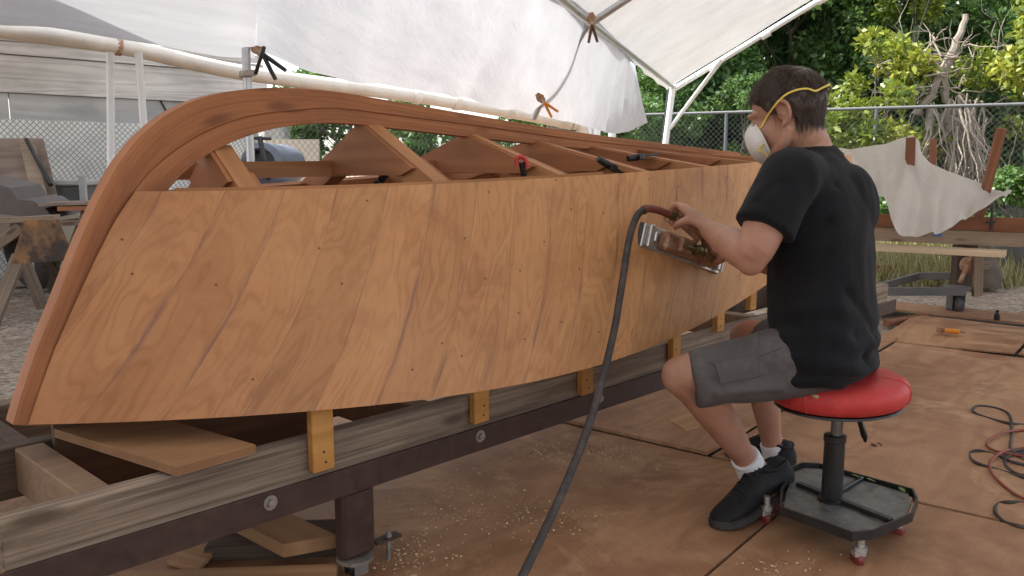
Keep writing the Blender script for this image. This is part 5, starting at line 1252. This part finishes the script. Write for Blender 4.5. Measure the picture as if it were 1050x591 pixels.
fold(at(870, 300, 2.06), at(896, 350, 2.12), -.006, .014); fold(at(790, 215, 2.05), at(812, 200, 2.06), .004, .012); fold(at(776, 208, 2.04), at(800, 188, 2.05), -.004, .010); fold(at(845, 160, 2.22), at(880, 230, 2.12), -.003, .03)
def seg_d(p, a, b):
    ab = b - a; t = max(0, min(1, (p - a).dot(ab) / ab.length_squared)); return (p - (a + ab * t)).length
def shirt_disp(p, n):
    d = .007 * mnoise.noise(V((p.x * 8, p.y * 8, p.z * 5))) + .0034 * mnoise.noise(V((p.x * 22, p.y * 22, p.z * 12)) + V((3, 3, 3)))
    low = max(0, min(1, (.66 - p.z) / .2)); d += low * .006 * math.sin(p.z * 95 + 3.2 * mnoise.noise(p * 7) + p.x * 20)
    for a, b, k, w in FOLD:
        q = seg_d(p, a, b)
        if q < w * 3.5: d += 1.45 * k * math.exp(-(q / w) ** 2)
    return d
shirt = from_mesh(remesh(T, 'shirt', .0065, 3, .5, shirt_disp), 'shirt', M['shirt'], per)
# open the sleeve ends and neckline with a rim: hem rings
for sh, el, ln, r in ((shL, elL, .60, .071),):
    a = el - sh; d = a.normalized(); e = sh + a * ln + d * .066
# shorts
Q = MB()
def short_leg(hip, kn, f, r0, r1, drop):
    th = kn - hip
    chain(Q, [hip - th * .1, hip + th * .25, hip + th * .5 + V((0, 0, -drop * .5)), hip + th * f + V((0, 0, -drop))], [r0 * .85, r0 * .92, lerp(r0, r1, .6), r1], 26, 6, 1.0, False)
short_leg(hipL + V((0, 0, .0)), knL, .93, .100, .075, .012); short_leg(hipR, knR, .72, .098, .078, .01)
loft(Q, torso_rings(.74, 40, TP[:3]))
SF = [(at(716, 372, 2.06), at(760, 360, 2.03), -.005, .010), (at(735, 392, 2.05), at(790, 378, 2.03), -.007, .012), (at(740, 405, 2.06), at(800, 396, 2.05), .006, .013), (at(768, 352, 2.06), at(790, 385, 2.03), -.008, .012), (at(776, 345, 2.07), at(812, 372, 2.03), .007, .014), (at(722, 384, 2.06), at(745, 406, 2.06), -.005, .010), (at(705, 362, 2.1), at(730, 352, 2.12), -.004, .012), (at(752, 372, 2.03), at(778, 366, 2.03), .005, .009)]
def shorts_disp(p, n):
    d = .005 * mnoise.noise(p * 10) + .0028 * mnoise.noise(p * 24 + V((5, 1, 2)))
    for a, b, k, w in SF:
        q = seg_d(p, a, b)
        if q < w * 3.5: d += 1.45 * k * math.exp(-(q / w) ** 2)
    return d
shorts_me = remesh(Q, 'shorts', .006, 2, .5, shorts_disp)
co = [v.co.copy() for v in shorts_me.vertices]; bvh = BVHTree.FromPolygons(co, [tuple(p.vertices) for p in shorts_me.polygons])
def on_surf(bv, pts, off):
    out = []
    for x, y in pts:
        d = ray(x, y).normalized(); h = bv.ray_cast(CAMP, d)
        if h[0] is not None: out.append(h[0] - d * off)
    return out
shorts = from_mesh(shorts_me, 'shorts', M['shorts'], per)
def densify(pts, k=6):
    out = []
    for a, b in zip(pts[:-1], pts[1:]): out += [(lerp(a[0], b[0], i / k), lerp(a[1], b[1], i / k)) for i in range(k)]
    return out + [pts[-1]]
for ln in ([(778, 336), (779, 352), (775, 368), (772, 382)], [(727, 372), (744, 378), (760, 374), (776, 366)], [(760, 371), (766, 382), (772, 388), (790, 382), (808, 378)], [(778, 366), (790, 361), (800, 358)]):
    q = on_surf(bvh, densify(ln), .0005)
    if len(q) > 3: MB().tube(q, .0017, 6).build('seam', M['shorts'], shorts)
PK = [[on_surf(bvh, [(lerp(lerp(733, 775, i / 8), lerp(739, 779, i / 8), j / 6), lerp(lerp(373, 365, i / 8), lerp(393, 386, i / 8), j / 6))], .0035) for i in range(9)] for j in range(7)]
if all(len(q) == 1 for r in PK for q in r): MB().grid([[q[0] for q in r] for r in PK], None, True, .0025).build('cargo_pocket', M['shorts'], shorts)
# socks and shoes
def tube_part(name, pts, rad, mat, par, n=20, flat=1.0):
    k = (len(pts) - 1) * 6; P = smooth_curve(pts, k); xs = np.linspace(0, len(pts) - 1, k + 1); return MB().tube(P, [float(np.interp(x, range(len(pts)), rad)) + .0012 * (i % 2) for i, x in enumerate(xs)], n, True, flat=flat).build(name, mat, par)
sL = (anL - knL).normalized(); sR = (anR - knR).normalized()
tube_part('sock', [anL - sL * .038, anL - sL * .01, anL + sL * .02 + V((-.002, 0, -.01))], [.041, .0405, .043], M['sock'], per)
tube_part('sock', [anR - sR * .028, anR, anR + sR * .03], [.040, .0395, .042], M['sock'], per)
def shoe(heel, toe, upv, collar):
    f = (toe - heel).normalized(); s_ = upv.cross(f).normalized(); u = f.cross(s_); Ln = (toe - heel).length
    def sp(a, b, c): return heel + f * (a * Ln) + s_ * b + u * c
    xs = [-.0, .02, .08, .16, .26, .36, .48, .60, .72, .84, .93, .985, 1.0]
    wd = [.014, .028, .037, .040, .039, .038, .041, .047, .050, .047, .038, .021, .009]
    tp_ = [.062, .094, .112, .114, .108, .116, .108, .088, .068, .057, .049, .037, .026]
    P = []
    for x, w, h in zip(xs, wd, tp_):
        r = []
        for k in range(20):
            t = 2 * math.pi * k / 20; ca, sa = math.cos(t), math.sin(t)
            zz = .014 + (h - .014) * (.5 + .5 * sa) ; nar = 1.0 if sa < 0 else (1 - .38 * sa ** 1.5)
            r.append(sp(x, w * nar * math.copysign(abs(ca) ** .75, ca), zz))
        P.append(r)
    m = MB(); loft(m, P); o = m.build('shoe', M['shoe'], per)
    xs2 = [-.015, .0, .05, .15, .3, .42, .55, .7, .84, .94, 1.0, 1.02]; w2 = [.010, .024, .034, .0385, .0365, .0355, .040, .0475, .046, .037, .02, .008]
    P = []
    for x, w in zip(xs2, w2):
        spring = .010 * max(0, (x - .75) / .25) ** 2; th = .022 - .004 * max(0, min(1, (x - .3) / .3))
        r = [sp(x, w * 1.05, spring), sp(x, w * 1.1, .004 + spring), sp(x, w * 1.1, th + spring), sp(x, w * .9, th + .004 + spring), sp(x, -w * .9, th + .004 + spring), sp(x, -w * 1.1, th + spring), sp(x, -w * 1.1, .004 + spring), sp(x, -w * 1.05, spring)]
        P.append(r)
    m = MB(); loft(m, P); m.sm = [False] * len(m.sm); m.build('sole', M['sole'], o)
    m = MB()
    for k in range(5):
        x = .42 + .075 * k; h = float(np.interp(x, xs, tp_)) + .001; w = float(np.interp(x, xs, wd)) * .55
        m.tube([sp(x, -w, h - .010), sp(x + .01, -w * .4, h - .001), sp(x + .02, w * .4, h - .001), sp(x + .03, w, h - .010)], .0022, 6)
    a = sp(.40, 0, .103)
    for sg in (-1, 1): m.tube(smooth_curve([a, a + s_ * (.014 * sg) + u * .012, a + s_ * (.026 * sg) + u * .004 + f * .01, a + s_ * (.016 * sg) - u * .004, a], 14), .0016, 6); m.tube([a, a + s_ * (.012 * sg) + f * .02, a + s_ * (.024 * sg) + f * .035 - u * .012], .0015, 6)
    m.build('laces', M['black'], o)
    m = MB(); m.tube(smooth_curve([sp(.03, 0, .090), sp(.1, .028, .098), sp(.24, .031, .095), sp(.36, .022, .104), sp(.40, 0, .108), sp(.36, -.022, .104), sp(.24, -.031, .095), sp(.1, -.028, .098), sp(.03, 0, .090)], 40), .006, 8); m.build('collar', M['shoe'], o)
shoe(at(812, 501, 2.37), gnd(734, 545, .006), V((-.15, .05, 1)), anL)
shoe(V((anR.x + .045, anR.y - .045, .006)), V((anR.x - .10, anR.y + .17, .006)), V((0, 0, 1)), anR)

# hair
rng = np.random.default_rng(3)
hc, hr = HP(-.014, 0, .026), (.098, .0815, .0925)
def scalp(f, l, u): d = V((f, l, u)).normalized(); return hc + hf * (d.x * hr[0]) + hl * (d.y * hr[1]) + hu * (d.z * hr[2]), (hf * (d.x / hr[0]) + hl * (d.y / hr[1]) + hu * (d.z / hr[2])).normalized(), d
def hairy(d):                                      # hair line: high at the forehead, round the ear, down to the nape
    az = math.atan2(abs(d.y), d.x)                 # 0 front, pi back
    lim = interp(az, [0, .55, .95, 1.25, 1.55, 1.8, 2.15, 2.6, 3.15], [.30, .20, -.02, -.42, -.02, -.35, -.82, -.95, -.97])
    return d.z > lim
m = MB()
caps = []
for i in range(37):
    r = []
    for k in range(49):
        th = math.pi * i / 36; ph = 2 * math.pi * k / 48; d = V((math.sin(th) * math.cos(ph), math.sin(th) * math.sin(ph), math.cos(th)))
        az = math.atan2(abs(d.y), d.x); lim = interp(az, [0, .55, .95, 1.25, 1.55, 1.8, 2.15, 2.6, 3.15], [.30, .20, -.02, -.42, -.02, -.35, -.82, -.95, -.97])
        th2 = th / math.pi * math.acos(lim) ; d = V((math.sin(th2) * math.cos(ph), math.sin(th2) * math.sin(ph), math.cos(th2))); p, n_, _ = scalp(*d)
        r.append(p + n_ * (-.0025 + .003 * mnoise.noise(p * 60)))
    caps.append(r)
m.grid(caps, None, True)
cnt = 0
while cnt < 6500:
    d = V(rng.normal(size=3)).normalized()
    if not hairy(d): continue
    p, n_, d = scalp(*d)
    crown = V((-.55, .1, .80)); fl = d - crown * d.dot(crown)
    t = (hf * fl.x + hl * fl.y + hu * fl.z); t = t - n_ * t.dot(n_)
    if t.length < .05: t = hf * rng.normal() + hl * rng.normal()
    t.normalize(); cl = mnoise.noise(p * 45) ; t = (t + hl * (.35 * cl) + V(rng.normal(0, .10, 3)) + V((0, 0, -.25))).normalized(); t = (t - n_ * t.dot(n_)).normalized()
    top = max(0, d.z); ln = rng.uniform(.016, .030) + .022 * top + (.012 if d.x > .45 else 0); lift = .10 + .10 * top
    if d.z < -.5: ln *= .75
    if d.z < -.15 and d.x < .35:
        kz = min(1, (-.15 - d.z) / .3); t = t.lerp(V((0, 0, -1)) + hf * -.05, kz).normalized(); ln = lerp(ln, rng.uniform(.038, .062), kz); lift *= 1 - kz
    pts = []; q = p - n_ * .006; tt = (t * (1 - lift) + n_ * (lift + .12 * cl)).normalized()
    for k in range(5):
        pts.append(q.copy()); q = q + tt * (ln / 4); tt = (tt * .8 + t * .22 - n_ * (.12 * k * lift) + V((0, 0, -.06))).normalized()
    w = rng.uniform(.0009, .0017); sd2 = t.cross(n_)
    P = [[pts[k] - sd2 * (w * (1 - k / 4.4)), pts[k] + n_ * (w * .8 * (1 - k / 4.4)), pts[k] + sd2 * (w * (1 - k / 4.4))] for k in range(5)]
    m.grid(P, None, True); cnt += 1
m.build('hair', M['hair'], per)
m = MB()
for sg in (-1, 1): chain(m, [HP(.088, .014 * sg, .014), HP(.090, .032 * sg, .018), HP(.076, .050 * sg, .012)], [.0025, .0035, .0015], 8, 4, .6)
m.build('eyebrows', M['hair'], per)
for sg in (-1, 1):
    m = MB(); c = HP(.0815, .031 * sg, -.010); m.ell(c, (hf, hl, hu), (.006, .011, .004), 14, 8); o = m.build('eye', plain('eye_white', (.6, .57, .54), .2, 0, .05) if sg < 0 else bpy.data.materials['eye_white'], per)
    m = MB(); m.lathe(c + hf * .0052, hf, [(.0042, 0), (.0030, .0008), (.001, .0010)], 12); m.build('iris', M['black'], o)

# dust mask
mk0 = HP(.080, 0, -.064); ma = (hf * .97 - hu * .25).normalized(); mu = (hu - ma * hu.dot(ma)).normalized(); ml = mu.cross(ma)
m = MB(); P = []
for i in range(15):
    a = i / 14; rr = math.cos(a * math.pi / 2) ** .72; hh = math.sin(a * math.pi / 2) * .050 - .012; r = []
    for k in range(33):
        t = 2 * math.pi * k / 32; wv = 1 + .05 * math.cos(3 * t)
        r.append(mk0 + ma * (hh - (1 - a) * .018 * abs(math.cos(t)) ** 2) + ml * (.064 * rr * math.cos(t) * wv) + mu * (.066 * rr * math.sin(t) * wv * (1.0 if math.sin(t) > 0 else .95)) + mu * .004 * a)
    P.append(r)
m.grid(P, None, True, .002); mask = m.build('dust_mask', M['maskwhite'], per)
m = MB(); m.tube([P[0][k] + ma * .001 for k in range(33)], .003, 6); m.build('mask_rim', M['maskwhite'], mask)
m = MB(); c = P[9][26]
for dx in (-.010, 0, .009): m.tube([mk0 + ma * .030 + ml * (.030 + dx * .3) + mu * (-.012 + dx), mk0 + ma * .022 + ml * (.040 + dx * .3) + mu * (-.014 + dx)], .0012, 5)
def ell_surf(px, py, c, r, off):
    d = ray(px, py).normalized(); o = CAMP - c; D = V((d.dot(hf) / r[0], d.dot(hl) / r[1], d.dot(hu) / r[2])); O_ = V((o.dot(hf) / r[0], o.dot(hl) / r[1], o.dot(hu) / r[2]))
    A, Bq, Cq = D.dot(D), 2 * D.dot(O_), O_.dot(O_) - 1; disc = Bq * Bq - 4 * A * Cq
    t = (-Bq - math.sqrt(max(0, disc))) / (2 * A); return CAMP + d * (t - off)
bvb = BVHTree.FromPolygons([v.co + WLOC[per.name] for v in body.data.vertices], [tuple(p.vertices) for p in body.data.polygons])
near = [P[0][3] + ma * .002] + on_surf(bvb, [(781, 130), (787, 119)], .003) + [ell_surf(x, y, hc, [k + .009 for k in hr], .001) for x, y in ((794, 109), (800.6, 101.5), (807, 96.5), (815, 93), (822, 91.5), (829, 91.3), (836, 93.5))]
back = hc - hf * (hr[0] * .98 + .010) + hu * .012
mir = lambda p: p - hl * (2 * (p - HC_).dot(hl))
def esl(p, q, k):
    f_ = lambda x: V(((x - hc).dot(hf) / hr[0], (x - hc).dot(hl) / hr[1], (x - hc).dot(hu) / hr[2]))
    a_, b_ = f_(p), f_(q); m_ = a_.lerp(b_, k).normalized() * lerp(a_.length, b_.length, k); return hc + hf * (m_.x * hr[0]) + hl * (m_.y * hr[1]) + hu * (m_.z * hr[2])
path = near + [esl(near[-1], back, .35), esl(near[-1], back, .7), back] ; path = path + [mir(q) for q in path[:-1][::-1]]
def strap(name, pts, w=.0024, th=.0011, par=mask):
    C_ = smooth_curve(pts, 80); Pn = []
    for i, p in enumerate(C_):
        t = (C_[min(i + 1, 80)] - C_[max(0, i - 1)]).normalized(); n_ = (p - HC_); n_ = (n_ - t * n_.dot(t)).normalized(); s_ = t.cross(n_)
        Pn.append([p + s_ * w + n_ * th, p + s_ * w - n_ * th, p - s_ * w - n_ * th, p - s_ * w + n_ * th, p + s_ * w + n_ * th])
    MB().grid(Pn, None, False).build(name, M['strapyellow'], par)
strap('strap', path)
low = [P[0][31] + ma * .002, HP(.072, .066, -.082), HP(.058, .068, -.092), HP(.050, .062, -.112), HP(.055, .035, -.140), HP(.058, 0, -.148)]
strap('strap', low + [mir(q) for q in low[:-1][::-1]])

# ================================================================== CABLES, DEBRIS, TOOLS
def cable(pts, r, z=.012, n=120):
    q = [gnd(x, y, z + .010 * math.sin(i * 1.7) ** 2) for i, (x, y) in enumerate(pts)]; return MB().tube(smooth_curve(q, n), r, 8)
bc = cable([(1110, 447), (1075, 440), (1050, 436), (1034, 434), (1014, 429), (998, 422.5), (1003, 416.5), (1024, 419.5), (1036, 427), (1037, 448), (1037, 461), (1052, 474), (1075, 478), (1068, 463), (1040, 463), (1029, 473), (1045, 487), (1072, 484), (1062, 466), (1035, 468), (1032, 480), (1050, 490), (1027, 483), (1002, 475), (994, 467), (1002, 462), (1018, 466), (1036, 473), (1068, 483), (1095, 500), (1085, 520), (1066, 540), (1050, 541), (1031, 536), (1021, 526), (1023, 517.5), (1035, 515), (1052, 517), (1100, 528)], .0055, .013, 260)
one('power_cable', bc, M['rubber'], 'black electric cable in loose loops on the floor at the right edge', 'cable')
rc_ = cable([(1100, 446), (1066, 441), (1050, 441), (1028, 444), (1013, 453), (1017, 461), (1038, 466), (1070, 470), (1060, 460), (1040, 461), (1025, 465), (1015, 476), (1019, 488), (1034, 502), (1051, 512), (1090, 528)], .0048, .020, 140)
one('power_cable', rc_, M['redcable'], 'rust red electric cable looped through the black cable on the floor', 'cable')
def stick(x0, y0, x1, y1, w, mat, lab, z=.008): one('wood_scrap', MB().beam(gnd(x0, y0, z), gnd(x1, y1, z), w, w * .8, (0, 0, 1), .001), M[mat], lab, 'wood scrap', None, 'wood scraps on the plywood floor')
for a in ((672, 533.5, 706, 532, .010, 'mahog', 'longer dark wood sliver lying left of the front shoe'), (698, 521.5, 728, 520.5, .009, 'mahog', 'dark wood sliver just above the longer one, nearest the shoe laces'), (679, 531, 707, 504, .003, 'mahog', 'thin slanting wood splinter above the dark slivers'),
          (738, 493, 749, 500, .010, 'mahog', 'short dark stick touching the front shoe laces'), (641, 428, 668, 423.5, .014, 'mahog_edge', 'pale stick beside the raised plywood sheet edge'), (641.5, 427, 641, 421, .012, 'mahog_edge', 'stubby stick end meeting the pale stick'),
          (511, 566, 582, 557, .006, 'mahog', 'long thin splinter crossing behind the air hose near the bottom'), (560, 586, 640, 585, .004, 'mahog', 'thin splinter at the bottom edge right of the hose'), (703, 496, 760, 470, .003, 'mahog', 'fine splinter behind the front ankle'),
          (909, 331.5, 950, 325, .05, 'redbeam', 'flat brown strip on the thin plywood beyond the stool'), (1008, 323, 1016, 327, .016, 'rubber', 'small dark stick next to the black bottle'), (948, 419, 955, 423, .008, 'mahog', 'tiny stick on the clean floor sheet above the oil stain'), (942, 487, 952, 491, .008, 'mahog', 'tiny stick along the floor seam right of the stool tray')):
    stick(*a)
m = MB().prism([gnd(684, 430, .03), gnd(703, 421, .03), gnd(723, 435, .03), gnd(703, 441, .03)], (0, 0, -.018)); one('wood_scrap', m, M['lumber'], 'flat pale board scrap on the floor under the front knee', 'wood scrap', None, 'wood scraps on the plywood floor')
c = gnd(899, 462); m = MB(); P = [[c + V((.042 * (i / 8 - .5) * 1.0, .02 * j * math.sin(math.pi * (i + .3) / 8.6) + .01 * i / 8, .006 + .012 * abs(j) * (1 + .4 * math.sin(i)) + .004 * math.sin(i * 1.3))) for j in (-1, -.5, 0, .5, 1)] for i in range(9)]
m.grid(P, None, True, .0008); one('fallen_leaf', m, M['dryleaf'], 'curled dry brown leaf on the floor right of the stool column', 'leaf')
t = thing('hand_clamp', 'orange and red bar clamp lying on the thin plywood beyond the stool', 'clamp', tuple(gnd(976, 340, .03)))
m = MB(); m.tube([gnd(962, 338, .05), gnd(990, 340.5, .05)], .009, 8); m.build('bar', M['rusty'], t); m = MB(); m.tube([gnd(969, 339, .055), gnd(984, 340.5, .055)], [.013, .016], 12); m.build('grip', M['orange'], t); m = MB(); m.obox(gnd(964, 338.5, .05), ((1, 0, 0), (0, 1, 0), (0, 0, 1)), (.02, .05, .03), .003); m.build('jaw', M['rusty'], t)
t = thing('small_bottle', 'small black bottle standing on the far plywood at the right', 'bottle', tuple(gnd(1022, 328, .03)))
c = gnd(1022, 328, .035); m = MB(); m.lathe(c, (0, 0, 1), [(.015, 0), (.017, .003), (.017, .035), (.008, .043), (.008, .048)], 16); m.build('bottle_body', M['black'], t); m = MB(); m.lathe(c, (0, 0, 1), [(.009, .048), (.0095, .049), (.0095, .06), (.008, .061)], 14); m.build('cap', M['black'], t)
# wood shavings
rng = np.random.default_rng(9); m = MB()
spots = [(470, 520, 70, 40, 420), (600, 465, 70, 10, 260), (560, 530, 60, 22, 220), (420, 570, 40, 20, 200), (640, 470, 60, 30, 120), (800, 580, 60, 14, 80)]
for cx, cy, ax_, ay, nn_ in spots:
    for _ in range(nn_):
        x, y = rng.normal(cx, ax_ * .5), rng.normal(cy, ay * .5)
        c = gnd(x, y, .016); a = rng.uniform(0, 6.28); l = rng.uniform(.0012, .0042); u = V((math.cos(a), math.sin(a), rng.uniform(-.3, .3))) * l; w = V((-math.sin(a), math.cos(a), rng.uniform(-.5, .5))) * (l * .45)
        m.add([c - u - w, c + u - w, c + u + w + V((0, 0, .002)), c - u + w + V((0, 0, .002))], [(0, 1, 2, 3)])
tag(m.build('wood_shavings', M['shavings']), None, None, None, 'stuff')
# clamps inside the boat
def bar_clamp(a, b, Y, hm, lab):
    A, Bq = at(*a, Y), at(*b, Y + .03); t = thing('bar_clamp', lab, 'clamp', tuple(Bq), 'clamps inside the boat'); d = (Bq - A).normalized()
    MB().tube([A, A.lerp(Bq, .55)], [.010, .012], 10).build('handle', hm, t); MB().beam(A.lerp(Bq, .5), Bq + d * .05, .008, .016, (0, 1, 0), .001).build('bar', M['black'], t)
    MB().obox(A.lerp(Bq, .72), (d, V((0, 1, 0)), d.cross(V((0, 1, 0)))), (.022, .05, .022), .003).build('jaw', M['black'], t)
bar_clamp((400, 172), (383, 196), 2.45, M['black'], 'black bar clamp standing inside the boat between the second and third frame')
bar_clamp((613, 163), (635, 176), 2.60, M['black'], 'dark clamp lying against the fourth frame left of the sander')
bar_clamp((644, 163), (662, 160), 2.86, M['black'], 'dark clamp on the frame farther aft')
t = thing('hand_clamp', 'clamp with a red looped handle inside the boat', 'clamp', tuple(at(536, 180, 2.45)))
q = [at(x, y, 2.43) for x, y in ((530, 170), (530, 163), (535, 161), (539.5, 165), (541, 172))]
MB().tube(smooth_curve(q, 16), .0065, 10).build('grip', M['redhandle'], t); MB().tube([at(535, 166, 2.435), at(538, 186, 2.45)], .009, 10).build('bar', M['black'], t)
# fallen leaves / litter on the gravel at the left
